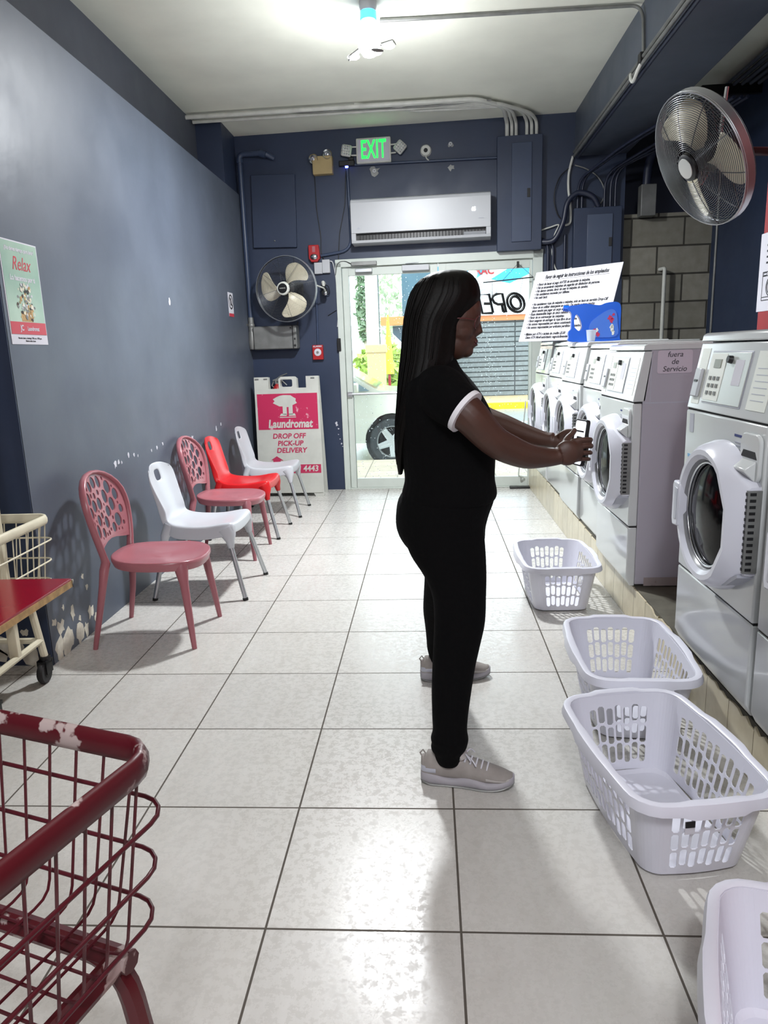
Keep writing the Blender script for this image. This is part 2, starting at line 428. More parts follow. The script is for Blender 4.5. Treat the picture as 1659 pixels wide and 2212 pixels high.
# ---- left partition, up to the ledge
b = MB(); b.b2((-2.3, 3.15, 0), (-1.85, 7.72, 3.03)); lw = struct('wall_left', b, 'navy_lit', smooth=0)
b = MB(); b.b2((-2.45, 3.0, 3.0), (-2.125, 7.72, 3.6)); struct('wall_left_upper', b, 'band', smooth=0)
b = MB(); b.b2((-5, 3.16, 0), (-2.3, 3.32, 3.6)); b.b2((-2.3, 3.145, 0), (-1.85, 3.155, 3.03)); struct('wall_left_return', b, 'navy', smooth=0)
b = MB(); b.b2((-5.1, -7, 0), (-5, 3.3, 3.6)); struct('wall_left_far', b, 'navy', smooth=0)
b = MB(); b.b2((-5, -7.1, 0), (5, -7, 3.6)); struct('wall_back', b, 'paper', smooth=0)
# corner pillar left of the front wall
b = MB(); b.b2((-2.2, 7.2, 3.0), (-1.88, 7.75, 3.59)); struct('wall_front_pillar', b, 'navy', smooth=0)
# ---- front wall with the door opening (door x -0.90..1.125, z to 2.345)
b = MB(); R_ = Matrix.Rotation(WROT, 4, 'Z'); T_ = Matrix.Translation((0, 7.58, 0)) @ R_
DX0, DX1, DZ = -.91, 1.135, 2.345
b.b2((-2.3, 0, 0), (DX0, .2, 3.6), T_); b.b2((DX1, 0, 0), (1.92, .2, 3.6), T_); b.b2((DX0, 0, DZ), (DX1, .2, 3.6), T_)
struct('wall_front', b, 'navy', smooth=0)
b = MB(); b.b2((-1.0, .02, -.1), (1.3, .5, .0), T_); struct('trim_3', b, 'concrete', smooth=0)
# ---- concrete block wall and dark recess above it
b = MB(); b.b2((1.9, 7.5, 0), (2.78, 7.7, 2.66)); struct('wall_front_block', b, 'block_wall', smooth=0)
b = MB(); b.b2((1.9, 8.2, 0), (3.2, 8.3, 3.6)); b.b2((1.85, 7.62, 2.5), (1.92, 8.3, 3.6)); struct('wall_front_recess', b, 'dark_pipe', smooth=0)
b = MB(); b.b2((2.76, 4.6, 0), (2.9, 8.3, 3.6)); struct('wall_right', b, 'navy', smooth=0)
b = MB(); b.b2((1.82, -3, 0), (2.0, 4.2, 3.1)); struct('wall_right_red', b, 'red_wall', smooth=0)
b = MB(); b.b2((2.0, -7, 0), (2.2, 4.1, 3.6)); b.b2((5, -7, 0), (5.1, 8, 3.6)); struct('wall_right_far', b, 'navy', smooth=0)
# ---- ceiling beam on the right
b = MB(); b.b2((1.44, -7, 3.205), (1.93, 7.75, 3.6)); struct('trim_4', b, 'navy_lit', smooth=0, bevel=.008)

# ---- scuffs and flaked paint on the walls (thin raised chips of bare plaster)
def blob(cx, cz, r, n=9, ax='X', sq=1.0):
    out = []
    for i in range(n):
        a = 2*PI*i/n; rr = r*random.uniform(.45, 1.25); out.append((cx+rr*math.cos(a), cz+rr*math.sin(a)*sq))
    return out
random.seed(11)
b = MB()
for (y, z, r) in [(3.22, .05, .05), (3.26, .15, .035), (3.33, .08, .05), (3.42, .05, .045), (3.2, .2, .018), (3.38, .18, .03), (3.5, .05, .03), (3.3, .24, .012), (3.45, .13, .014),
                  (3.42, .34, .012), (3.53, .33, .014), (3.56, .26, .015), (3.3, .02, .05), (3.57, .12, .03), (3.62, .07, .018)]:
    b.prism(blob(y, max(z, r*.6), r, 11, sq=1.3), -1.8505, -1.8485+random.uniform(0, .0015), 'YZ')
struct('trim_5', b, 'chip', smooth=0)
b = MB()
for (y, z, r) in [(5.27, 1.852, .02), (4.08, .845, .02), (4.13, .85, .014), (4.17, .845, .009), (4.28, .87, .014), (4.36, .86, .011), (4.42, .85, .007), (5.5, .83, .022), (6.15, .84, .018), (6.3, .86, .012), (4.75, .86, .012), (4.86, .87, .01), (4.65, .85, .008)]:
    b.prism(blob(y, z, r, 9, sq=1.3), -1.8505, -1.8482, 'YZ')
struct('trim_6', b, 'paper', smooth=0)
b = MB()
for (x, z, r) in [(-2.05, .1, .06), (-2.15, .06, .07), (-1.95, .05, .05), (-2.25, .12, .05), (-1.97, .17, .02), (-2.08, .22, .025)]:
    b.prism(blob(x, z, r, 11), 3.142, 3.146, 'XZ')
struct('trim_7', b, 'chip', smooth=0)
b = MB()
for (x, z, r) in [(-.99, .72, .016), (-.965, .66, .01), (-.955, .55, .008), (-.94, .5, .012), (-.93, .47, .006), (-.98, .7, .012), (-.97, .6, .006)]:
    b.add([tuple(T_ @ Vector((p[0], -.0015, p[1]))) for p in blob(x, z, r, 9)], [tuple(range(9))])
struct('trim_8', b, 'paper', smooth=0)

# ================================================================== DOOR (two glazed leaves)
droot = bpy.data.objects.new('door_1', None); C.objects.link(droot); droot.location = (0, 7.58, 0); droot.rotation_euler = (0, 0, WROT); droot['kind'] = 'structure'
b = MB()
fw = .05
b.b2((DX0-.01, -.02, 0), (DX0+fw, .12, DZ)); b.b2((DX1-.075, -.02, 0), (DX1+.02, .12, DZ+.03)); b.b2((DX0-.01, -.02, DZ-.045), (DX1+.02, .12, DZ+.03))
b.b2((DX0, .0, 0), (DX1, .12, .012))
b.build('door_frame', 'white_alu', droot, bevel=.003)
def leaf(x0, x1, g0, g1, name):
    z0, z1, gz0, gz1 = .015, DZ-.05, .115, 2.215
    e = MB(); ya, yb = .012, .055
    e.b2((x0, ya, z0), (g0, yb, z1)); e.b2((g1, ya, z0), (x1, yb, z1)); e.b2((g0, ya, gz1), (g1, yb, z1)); e.b2((g0, ya, z0), (g1, yb, gz0))
    o = e.build(name, 'white_alu', droot, bevel=.003)
    e = MB(); e.b2((g0-.005, .03, gz0-.005), (g1+.005, .036, gz1+.005)); e.build('glass_pane', 'pane', o, smooth=0)
    return o
dl = leaf(DX0+fw+.004, .118, -.792, .045, 'door_leaf'); dr = leaf(.126, DX1-.079, .2, 1.03, 'door_leaf')
b = MB(); b.prism([(.475, 1.70), (.53, 1.745), (.505, 1.80), (.49, 1.83), (.47, 1.78)], .026, .0285); b.prism([(.47, 1.66), (.505, 1.64), (.54, 1.70), (.50, 1.735)], .026, .0285); b.build('window_sticker', 'cloth_white', dr, smooth=0)
b = MB(); b.tube([(-.84, -.01, 1.022), (.1, -.01, 1.022)], .012, 8); b.b2((-.85, -.02, 1.0), (-.8, .02, 1.045)); b.b2((.06, -.02, 1.0), (.1, .02, 1.045))
b.build('push_bar', 'alu', dl)
b = MB(); b.tube(rounded([(.18, .01, 1.02), (.18, -.04, 1.02), (.18, -.04, .8), (.18, .01, .8)], .02), .009, 8); b.build('door_handle', 'chrome', dr)
b = MB(); b.tube(rounded([(1.0, -.01, .9), (.995, -.05, .86), (.93, -.05, .13), (.99, -.01, .11)], .02), .008, 6); b.build('grab_rail', 'white_alu', dr)
b = MB(); b.b2((-.935, -.035, 1.47), (-.895, .01, 1.6)); b.build('door_hinge', 'black', droot, bevel=.004)
b = MB(); b.b2((.84, -.09, 0), (1.06, -.01, .018)); b.build('floor_stop', 'black', droot, bevel=.003)
# rain on the outside of the panes
random.seed(5)
b = MB()
for i in range(1500):
    if random.random() < .5: x = random.uniform(-.78, .04)
    else: x = random.uniform(.21, 1.02)
    z = random.uniform(.12, 2.2); r = random.uniform(.0015, .0045)
    if x > .2 and 1.0 < z < 1.9 and random.random() < .5: x = .62+random.gauss(0, .06)
    b.sph((x, .0375, z), (r, r*.55, r*random.uniform(1, 1.6)), 6, 4)
o = b.build('raindrops', 'drop', droot, smooth=180, merge=False); o['kind'] = 'stuff'
# things on the door
t = thing('door_closer', 'white box shaped closer fixed to the top rail of the left glass door', 'door closer', WF(-.1, 2.26, .0), WROT)
b = MB(); b.b2((-.137, -.055, -.028), (.137, .0, .028)); b.build('housing', 'white_plastic', t, bevel=.005)
b = MB(); b.tube([(-.1, -.03, .028), (-.1, -.03, .045), (.03, -.05, .048)], .005, 6); b.build('arm', 'alu', t)
t = thing('magnetic_lock', 'grey magnetic lock bar at the top left corner of the door', 'lock', WF(-.62, 2.325, .0), WROT)
b = MB(); b.b2((-.13, -.05, -.02), (.13, -.012, .018)); b.build('body', 'steel_dull', t, bevel=.004)
b = MB(); b.b2((-.09, -.045, -.085), (.08, -.0, -.05)); b.build('armature_plate', 'alu', t, bevel=.004)
b = MB(); b.tube(smoothpath([(-.13, -.03, .0), (-.2, -.02, .03), (-.27, -.02, .01), (-.3, -.02, -.1)]), .004, 6)
b.build('cable', 'black', t)
# OPEN neon seen from behind
t = thing('open_sign', 'black neon style OPEN sign hung inside the door glass and read from behind', 'sign', WF(.76, 1.88, .06), WROT)
def letter(paths, cx, w_, h_):
    for p in paths:
        b.tube([(cx+x*w_-.22*(z-.5)*h_, 0, (z-.5)*h_) for (x, z) in p], .0135, 8)
b = MB(); H_ = .18; Wd = .12
O_ = [(math.cos(a)*.5, .5+math.sin(a)*.5) for a in [2*PI*i/20 for i in range(21)]]
Oi = [(math.cos(a)*.3, .5+math.sin(a)*.34) for a in [2*PI*i/20 for i in range(21)]]
letter([O_, Oi], .13, .165, H_)
# P mirrored (seen from inside the shop)
Pm = [(.2, .03), (.42, .0), (.42, 1), (-.05, 1), (-.35, .9), (-.45, .75), (-.35, .55), (-.1, .45), (.42, .45), (.2, .4), (.2, .03)]
letter([Pm], -.035, .125, H_)
Em = [[(.42, 0), (.42, 1), (-.42, 1), (-.42, 0), (.42, 0)], [(.42, .5), (-.15, .52)]]
letter(Em, -.165, .125, H_)
Nm = [[(.42, 0), (.42, 1), (-.42, 0), (-.42, 1)]]
letter(Nm, -.31, .125, H_)
b.build('lettering', 'black', t)
b = MB(); b.tube([(-.19, 0, .205), (.30, 0, .235)], .006, 6); b.tube([(.15, 0, .37), (.0, 0, .215)], .002, 5); b.tube([(.15, 0, .37), (.3, 0, .235)], .002, 5)
b.tube([(.15, .03, .37), (.15, 0, .37)], .008, 6); b.tube([(-.1, 0, .21), (-.1, 0, .08)], .002, 5); b.tube([(.2, 0, .23), (.17, 0, .09)], .002, 5); b.tube([(.15, 0, .33), (.15, 0, .39)], .012, 6)
b.build('hanger', 'black', t)

# ================================================================== STREET OUTSIDE
b = MB(); b.b2((-6, 7.85, -.2), (8, 10.2, -.06)); struct('ground_sidewalk', b, 'paving', smooth=0)
M['asphalt'] = mat('wet asphalt', '#8f9696', .3, var=.08, vscale=3)
b = MB(); b.b2((-40, 10.2, -.4), (40, 21.2, -.27)); struct('ground_street', b, 'asphalt', smooth=0)
M['kerb_yellow'] = mat('yellow kerb paint', '#e0b800', .6, var=.1)
b = MB(); b.b2((-40, 21.2, -.4), (40, 21.45, -.1)); struct('ground_kerb', b, 'kerb_yellow', smooth=0)
M['far_pave'] = mat('tan pavement', '#c0ab84', .7, var=.05)
b = MB(); b.b2((-40, 21.45, -.4), (40, 24.6, -.09)); struct('ground_far_sidewalk', b, 'far_pave', smooth=0)
M['line'] = mat('road line', '#dfe3e3', .6)
b = MB(); b.b2((-20, 17.2, -.272), (20, 17.36, -.266)); struct('ground_road_line', b, 'line', smooth=0)
# shop across the street
t = thing('shopfront_building', 'grey roller shutter shop with a blue and white banner, across the street', 'building', (2.9, 24.6, -.09))
b = MB(); b.b2((-2.6, .1, 0), (6, 3, 4.6)); b.build('wall', mat('pale facade', '#cfd6d8', .7), t, smooth=0)
b = MB(); b.b2((-2.3, -.02, 0), (4.2, .1, 2.85)); b.build('roller_shutter', 'shutter', t, smooth=0)
b = MB(); b.b2((-2.6, -.12, 2.45), (6, .1, 2.62)); b.build('orange_fascia', mat('orange trim', '#d9895a', .6), t, smooth=0)
b = MB(); b.b2((-2.6, -.2, 2.62), (6, .1, 4.2)); bn = b.build('banner', mat('white banner', '#e6ecf0', .6), t, smooth=0)
b = MB(); b.prism([(-2.6, 4.2), (-2.6, 3.3), (-1.6, 3.55), (-.7, 4.2)], -.22, -.2); b.prism([(.0, 4.2), (-.8, 3.75), (-.2, 3.6), (1.2, 4.2)], -.22, -.2); b.build('blue_swoosh', mat('banner blue', '#3aa5d8', .6), bn, smooth=0)
text('banner_lettering', 'REAL', .42, 'handle_grey', bn, (-.95, -.22, 3.28), sx=1.0)
text('banner_lettering', 'ATURAC', .30, 'red_metal', bn, (-1.3, -.24, 4.0), bold=.012)

b = MB()
for i in range(3):
    for j in range(3): b.b2((.5+i*.55, -.22, 2.8+j*.4), (.85+i*.55, -.2, 2.98+j*.4))
b.build('banner_panels', mat('banner grey blocks', '#b9c4c8', .6), bn, smooth=0)
t = thing('dark_facade', 'dark blue shop building left of the banner shop, across the street', 'building', (-.2, 23, -.09))
b = MB(); b.b2((-.55, 0, 0), (.45, 1.2, 5.2)); b.build('wall', mat('slate facade', '#4d6a78', .7, var=.1, vscale=3), t, smooth=0)
b = MB(); b.b2((-1.2, -.5, 2.35), (.5, 0, 2.6)); b.build('awning', 'orange trim' if 'orange trim' in M else mat('orange awning', '#d98a52', .6), t, smooth=0)
b = MB(); b.prism([(-.85, 2.33), (.5, 2.33), (.5, 1.6), (-.1, 1.6), (-.6, 1.85), (-.85, 2.1)], -.3, -.05); b.build('awning_drop', mat('dark awning', '#4a5a66', .7), t, smooth=0)
b = MB(); b.b2((-.5, -.1, .0), (.3, .0, 1.3)); b.build('shop_window', mat('shop glass', '#3d5560', .2), t, smooth=0)
def pole(x, y, r, h, name, label, m):
    b = MB(); b.tube([(0, 0, 0), (0, 0, h)], [r, r*.8], 10); o = b.build(name, m); o.location = (x, y, -.1); tag(o, label, 'pole'); return o
M['leaf_yellow'] = mat('yellow canopy', '#e0d848', .6); M['panel_dim'] = mat('dark grey pole', '#5c6668', .7); M['wood_grey'] = mat('weathered pole', '#cfc9b6', .8, var=.15); M['tan'] = mat('tan post', '#c8b183', .8)
pole(-1.36, 18.5, .17, 7, 'utility_pole', 'thick grey utility pole behind the hood of the parked car', 'wood_grey')
pole(-1.30, 19.3, .085, 7, 'street_pole', 'thin dark street pole touching the thick pale one', 'panel_dim')
t = thing('closed_parasol', 'closed yellow parasol on a red pole on the far pavement', 'parasol', (-1.0, 19.0, -.1))
b = MB(); b.tube([(0, 0, 0), (0, 0, 1.3)], .035, 8); b.build('pole', 'red_metal', t)
b = MB(); b.tube([(0, 0, 1.0), (0, 0, 1.5), (0, 0, 2.5)], [.13, .1, .02], 10); b.build('canopy', 'leaf_yellow', t)
b = MB(); b.b2((-.22, -.15, 0), (.22, .15, 1.7)); b.b2((-.26, -.18, 1.55), (.26, .18, 1.75)); o = b.build('meter_post', 'tan', bevel=.02); o.location = (-1.25, 18.0, -.1); tag(o, 'tan concrete meter post in front of the utility pole', 'post')
def leafy(name, label, cx, cy, h0, h1, rx, n, m, trunk='wood_grey', cat='tree', size=.13):
    random.seed(int(abs(cx)*100)+n); t = thing(name, label, cat, (cx, cy, -.1))
    b = MB()
    for i in range(n):
        a = random.uniform(0, 2*PI); u = random.random()**.5; zz = random.uniform(-1, 1); rr = math.sqrt(1-zz*zz)*u
        p = Vector((rr*rx*math.cos(a), rr*rx*math.sin(a), (h0+h1)/2+zz*(h1-h0)/2))
        d = Vector((random.gauss(0, 1), random.gauss(0, 1), random.gauss(0, 1))).normalized(); e = d.orthogonal().normalized(); s_ = size*random.uniform(.6, 1.4)
        b.add([p-d*s_, p+e*s_*.45, p+d*s_, p-e*s_*.45], [(0, 1, 2, 3)])
    b.build('foliage', m, t, smooth=0, merge=False)
    b = MB(); b.tube([(0, 0, 0), (.03, 0, h0+.3), (0, .05, (h0+h1)/2)], [.09, .07, .03], 7); b.build('trunk', trunk, t)
M['leaf_dark'] = mat('dark leaves', '#7c9474', .6, var=.3, vscale=3); M['leaf_lite'] = mat('light leaves', '#a8c060', .6, var=.3, vscale=3); M['leaf_grey'] = mat('hazy leaves', '#b4c4a2', .7, var=.3, vscale=3)
leafy('street_tree', 'hazy green street tree behind the grey utility pole', -1.35, 26.5, 2.0, 4.8, .85, 420, 'leaf_grey')
leafy('street_tree', 'dark green tree seen in the left edge of the door glass', -1.98, 23.5, 1.9, 4.6, .26, 420, 'leaf_dark')
leafy('palm_shrub', 'yellow green palm like shrub on the far pavement', -.95, 20.0, .5, 1.7, .3, 170, 'leaf_lite', cat='shrub', size=.2)
leafy('street_shrub', 'low green shrub left of the tan post, beyond the car hood', -1.8, 21, .3, 1.6, .4, 350, 'leaf_lite', cat='shrub')
# parked car: silver SUV, nose to the right
M['car'] = mat('silver car paint', '#d8d8c8', .2, .3, coat=.6); M['car_trim'] = mat('dark wheel well', '#23282b', .6); M['tyre'] = mat('tyre', '#33383a', .7); M['rim'] = mat('silver wheel rim', '#c5c8c6', .3, .5)
M['car_glass'] = mat('car window', '#7b8c92', .08, coat=1)
car = thing('parked_car', 'silver sport utility car parked at the kerb outside the glass door', 'car', (-.57, 12.1, -.27))
def car_body():
    b = MB()
    # side profile (x forward = +x), wheel centre at x=0,z=.34 ; built as bulkhead sections across y
    prof_top = [(-3.9, .75), (-3.85, 1.15), (-3.6, 1.62), (-3.0, 1.74), (-1.6, 1.76), (-1.15, 1.68), (-.22, 1.15), (.3, 1.09), (.66, 1.0), (.78, .8), (.8, .5), (.7, .32)]
    def inset(z): return 0 if z < .95 else (z-.95)*.22
    low = [(-3.8, .35), (.7, .32)]
    out = []
    arch = lambda cx: [(cx-.43+.0, .33)]+[(cx-.43*math.cos(PI*i/14), .36+.43*math.sin(PI*i/14)) for i in range(15)]+[(cx+.43, .33)]
    pts = [(-3.85, .33)]+arch(-2.75)+arch(0)+[(.72, .32)]
    poly = pts+list(reversed(prof_top))
    belt = 1.0
    n = len(poly)
    rings = []
    W2 = .9
    for (yy, sc_) in ((-W2, 0), (-W2+.06, 1), (W2-.06, 1), (W2, 0)):
        ring = []
        for (x, z) in poly:
            ins = inset(z); y_ = yy
            y_ = max(-W2+ins, min(W2-ins, yy))
            ring.append((x, y_, z))
        rings.append(ring)
    vs = [p for r in rings for p in r]; fs = []
    for i in range(3):
        for k in range(n): k2 = (k+1) % n; fs.append((i*n+k, i*n+k2, (i+1)*n+k2, (i+1)*n+k))
    fs += [tuple(range(n)), tuple(range(3*n, 4*n))]
    b.add(vs, fs); return b
b = car_body(); cb = b.build('body', 'car', car, smooth=35, bevel=.02)
b = MB(); zz = lambda z: -.9+(z-.95)*.22-.012
b.add([(-1.28, zz(1.1), 1.1), (-.34, zz(1.16)-.0, 1.14), (-1.1, zz(1.62), 1.62), (-1.25, zz(1.64), 1.64)], [(0, 1, 2, 3)])
b.add([(-2.6, zz(1.1), 1.1), (-1.4, zz(1.1), 1.1), (-1.4, zz(1.64), 1.64), (-2.5, zz(1.66), 1.66)], [(0, 1, 2, 3)])
b.build('side_window', 'car_glass', cb, smooth=0)
b = MB(); b.add([(-1.08, -.7, 1.66), (-1.08, .7, 1.66), (-.25, .82, 1.18), (-.25, -.82, 1.18)], [(0, 1, 2, 3)], Matrix.Translation((.012, 0, .012))); b.build('windscreen', 'car_glass', cb, smooth=0)
b = MB(); b.b2((.5, -.92, .62), (.74, -.7, .82)); b.build('headlight', 'car_glass', cb, bevel=.03)
b = MB(); b.b2((-1.5, -.905, .62), (-1.495, -.9, 1.05)); b.b2((-1.45, -.92, .95), (-1.28, -.9, .98)); b.build('door_seam', 'car_trim', cb)
b = MB(); b.b2((-.62, -1.05, 1.12), (-.5, -.88, 1.27)); b.build('wing_mirror', 'car', cb, bevel=.03)
for cx in (0, -2.75):
    mt = Matrix.Translation((cx, -.78, .34)) @ Matrix.Rotation(PI/2, 4, 'X')
    b = MB(); b.lathe([(.2, -.11), (.34, -.11), (.365, -.07), (.365, .08), (.34, .11), (.25, .115)], 36, mt); wh = b.build('wheel', 'tyre', car)
    b = MB(); b.lathe([(.26, .10), (.245, .12), (.23, .08)], 36, mt)
    for k in range(5):
        a = 2*PI*k/5+.95; b.tube([(cx, -.88, .34), (cx+.235*math.cos(a), -.88, .34+.235*math.sin(a))], [(.03, .07), (.03, .05)], 6, up=(0, 1, 0))
    b.sph((cx, -.89, .34), (.05, .02, .05)); b.build('wheel_rim', 'rim', wh)
    b = MB(); b.lathe([(.0, .02), (.43, .02), (.43, -.35)], 28, mt); b.build('wheel_arch', 'car_trim', car)

# ================================================================== FIXTURES ON THE FRONT WALL
def wt(name, label, cat, x, z, group=None): return thing(name, label, cat, WF(x, z, 0), WROT, group)
# air conditioner
t = wt('air_conditioner', 'long white split air conditioner on the navy wall above the glass door', 'air conditioner', -.035, 2.70)
b = MB(); HW = .678
sec = [(-.0, -.205), (-.0, .205), (-.12, .21), (-.185, .195), (-.205, .15), (-.2, -.1), (-.19, -.115)]
body = [(-.0, .205), (-.15, .21), (-.19, .195), (-.205, .16), (-.20, -.112), (-.12, -.112), (-.10, -.2), (0, -.205)]
b.prism([(y, z) for (y, z) in body], -HW, HW, 'YZ'); b.build('body', 'white_plastic', t, bevel=.006)
b = MB(); b.prism([(-.203, .165), (-.207, .165), (-.203, -.112), (-.199, -.112)], -HW+.004, HW-.004, 'YZ'); b.build('front_panel', 'white_plastic', t, smooth=0)
b = MB()
for s_ in (-1, 1): b.prism([(-.198, -.112), (-.19, -.2), (-.0, -.207), (0, -.1)], s_*HW-.0 if s_ < 0 else HW-.045, -HW+.045 if s_ < 0 else HW, 'YZ')
b.prism([(-.198, -.178), (-.19, -.203), (-.0, -.207), (0, -.198)], -HW, HW, 'YZ')
b.build('lower_trim', 'white_plastic', t, bevel=.003)
b = MB(); b.b2((-HW+.045, -.15, -.178), (HW-.045, -.11, -.113)); b.build('outlet', 'black', t, smooth=0)
b = MB()
for i in range(40): b.box((-HW+.08+i*.0312, -.152, -.145), (.006, .012, .055))
b.build('louvre_fins', 'rubber', t, smooth=0)
b = MB(); b.prism([(-.185, -.15), (-.16, -.178), (-.155, -.176), (-.18, -.147)], .42, HW-.05, 'YZ'); b.build('louvre_flap', 'white_plastic', t, smooth=0)
M['led_white'] = mat('white display segments', '#ffffff', .5, emit='#ffffff', estr=2.5)
text('display_digits', '65', .05, 'led_white', t, (.515, -.2068, .05), sx=.8, bold=.001)
b = MB(); b.add([(-.62, -.2075, -.075), (-.585, -.2075, -.075), (-.603, -.2075, -.057)], [(0, 1, 2)]); b.b2((.56, -.208, -.035), (.61, -.2068, -.029)); b.build('badge', 'handle_grey', t, smooth=0)

# exit sign with lamp heads
t = wt('exit_sign', 'white exit sign with green lit letters and two lamp heads, above the air conditioner', 'exit sign', -.482, 3.365)
b = MB(); b.b2((-.17, -.06, -.115), (.17, 0, .115)); b.build('housing', 'pvc', t, bevel=.01)
M['exit_green'] = mat('lit green', '#20c84a', .5, emit='#18ff48', estr=1.1)
M['exit_face'] = mat('exit face plate', '#b9b6c2', .4)
b = MB(); b.b2((-.155, -.063, -.1), (.155, -.059, .1)); b.build('face_plate', 'exit_face', t, bevel=.002)
text('exit_lettering', 'EXIT', .235, 'exit_green', t, (.0, -.064, .0), sx=.5, bold=.003, depth=.001, space=1.05)
for s_ in (-1, 1):
    b = MB(); b.tube([(s_*.165, -.05, .04), (s_*.22, -.06, .04)], .007, 6); b.tube([(s_*.165, -.05, -.035), (s_*.22, -.06, -.035)], .007, 6); b.build('lamp_arm', 'pvc', t)
    mt = Matrix.Translation((s_*.262, -.08, .005)) @ Matrix.Rotation(s_*(-.2 if s_ < 0 else .75), 4, 'Y')
    b = MB(); b.box((0, 0, 0), (.1, .05, .105), mt); o = b.build('lamp_head', 'pvc', t, bevel=.016)
    b = MB()
    for i in range(4):
        for j in range(4): b.sph(tuple(mt @ Vector((-.033+i*.022, -.026, -.033+j*.022))), .0085, 8, 5)
    b.build('lamp_cells', 'chrome', o)
# beige emergency light
t = wt('emergency_light', 'aged beige emergency light box with two round lamp heads left of the exit sign', 'emergency light', -.99, 3.265)
b = MB(); b.b2((-.098, -.08, -.09), (.098, 0, .075)); b.build('housing', 'beige', t, bevel=.006)
for (x, z, tilt) in ((.055, .085, .2), (-.085, .05, -.2)):
    mt = Matrix.Translation((x, -.08, z)) @ Matrix.Rotation(PI/2+.5*(1 if x < 0 else .2), 4, 'X')
    b = MB(); b.lathe([(.0, -.05), (.035, -.045), (.046, 0), (.043, .012)], 20, mt); o = b.build('lamp_head', 'beige', t)
    b = MB(); b.lathe([(.043, .008), (.02, -.012), (.012, .006), (0, .01)], 20, mt); b.build('reflector', 'chrome', o)
# camera with blue light
t = wt('security_camera', 'small black camera box with a blue glow, between beige light and exit sign', 'camera', -.755, 3.262)
b = MB(); b.b2((-.075, -.05, -.02), (.08, 0, .03)); b.b2((.02, -.045, .03), (.07, 0, .06)); b.build('housing', 'black', t, bevel=.006)
M['blue_led'] = mat('blue led', '#3040ff', .5, emit='#4a5aff', estr=14)
b = MB(); b.lathe([(0, -.035), (.014, -.035), (.016, -.02)], 12, Matrix.Translation((0, -.03, 0))); b.build('led', 'blue_led', t)
# bell / speaker
t = wt('alarm_sounder', 'small round grey ceiling style sounder on the wall right of the exit sign', 'alarm', .024, 3.34)
b = MB(); b.lathe([(.02, .03), (.045, .03), (.055, .015), (.056, 0), (.04, -.0)], 24, Matrix.Rotation(PI/2, 4, 'X')); b.build('ring', 'pvc', t)
b = MB(); b.lathe([(0, .02), (.03, .022), (.034, .03)], 20, Matrix.Rotation(PI/2, 4, 'X')); b.build('speaker_cone', 'rubber', t)
b = MB(); b.tube(smoothpath([(0, -.02, -.05), (.008, -.025, -.075), (.03, -.03, -.092)]), .006, 6); b.build('lead', 'pvc', t)
# wall patches with old screw eyes
for (x, z, r, lab, eye) in ((-.485, 3.187, .055, 'rough unpainted plaster patch with a pipe stub under the exit sign', 1), (.263, 3.385, .03, 'white pipe stub in a small plaster patch, upper one right of the sounder', 1), (.262, 3.178, .045, 'small bare plaster patch below the conduit, right of the sounder', 0)):
    random.seed(int(r*1000)); t = wt('plaster_patch', lab, 'wall patch', x, z)
    b = MB(); b.prism(blob(0, 0, r, 12, sq=.8), -.003, .004, 'XZ'); b.build('rough_plaster', 'steel_dull', t, smooth=0)
    if eye:
        b = MB(); b.lathe([(.006, .018), (.018, .018), (.018, 0)], 16, Matrix.Rotation(PI/2, 4, 'X')); b.build('pipe_stub', 'white_plastic', t)
# conduit from camera to the tall panel
def pipe(name, label, pts, r, m, cat='pipe', group=None, rad=.04, parent=None, seg=10, n=5):
    b = MB(); P = [Vector(p) for p in pts]; o_ = P[0].copy()
    b.tube([p-o_ for p in rounded(P, rad, n)], r, seg); o = b.build(name, m, parent); o.location = o_
    if label: tag(o, label, cat, group)
    return o
pipe('conduit', 'thin navy conduit running level from the camera box to the tall panel', [WF(-.69, 3.252, .02), WF(.71, 3.235, .02)], .012, 'navy_pipe')
pipe('conduit', 'navy conduit dropping below the camera then curving left to the red strobe', [WF(-.752, 3.24, .02), WF(-.742, 2.46, .02), WF(-1.06, 2.42, .02)], .014, 'navy_pipe', rad=.12)
pipe('cable', 'thin black cable hanging from the beige light down to the red strobe', [WF(-1.085, 3.19, .01), WF(-1.08, 2.85, .01), WF(-1.05, 2.6, .01), WF(-1.06, 2.45, .01), WF(-1.02, 2.36, .03)], .004, 'black', 'cable')
pipe('cable', 'thin black cable hanging slack from the camera box beside the navy conduit', [WF(-.765, 3.23, .02), WF(-.79, 2.9, .012), WF(-.86, 2.62, .012), WF(-.885, 2.34, .012)], .004, 'black', 'cable')
# tall electrical panel and second panel
def epanel(x0, x1, z0, z1, d, name, label, dx0, dx1, dz0, dz1, lx, lz, door='navy_pipe'):
    cx, cz = (x0+x1)/2, (z0+z1)/2; t = wt(name, label, 'electrical panel', cx, cz)
    b = MB(); b.b2((x0-cx, -d, z0-cz), (x1-cx, 0, z1-cz)); b.build('cabinet', 'navy', t, bevel=.004)
    b = MB(); b.b2((dx0-cx, -d-.012, dz0-cz), (dx1-cx, -d, dz1-cz)); dd = b.build('door', door, t, bevel=.003)
    b = MB(); b.b2((lx-cx-.018, -d-.018, lz-cz-.04), (lx-cx+.012, -d-.01, lz-cz+.04)); b.build('latch', 'rubber', dd, bevel=.003)
    return t
epanel(.704, 1.13, 2.368, 3.40, .1, 'electrical_panel', 'tall navy electrical panel right of the air conditioner with white conduits entering its top', .842, 1.031, 2.447, 3.333, 1.006, 2.885)
M['panel_slate'] = mat('slate grey panel door', '#4a5468', .3)
epanel(1.43, 1.875, 2.12, 2.72, .12, 'electrical_panel', 'shorter navy electrical panel with a slate door, in the corner left of the block wall', 1.555, 1.79, 2.19, 2.655, 1.775, 2.4, 'panel_slate')
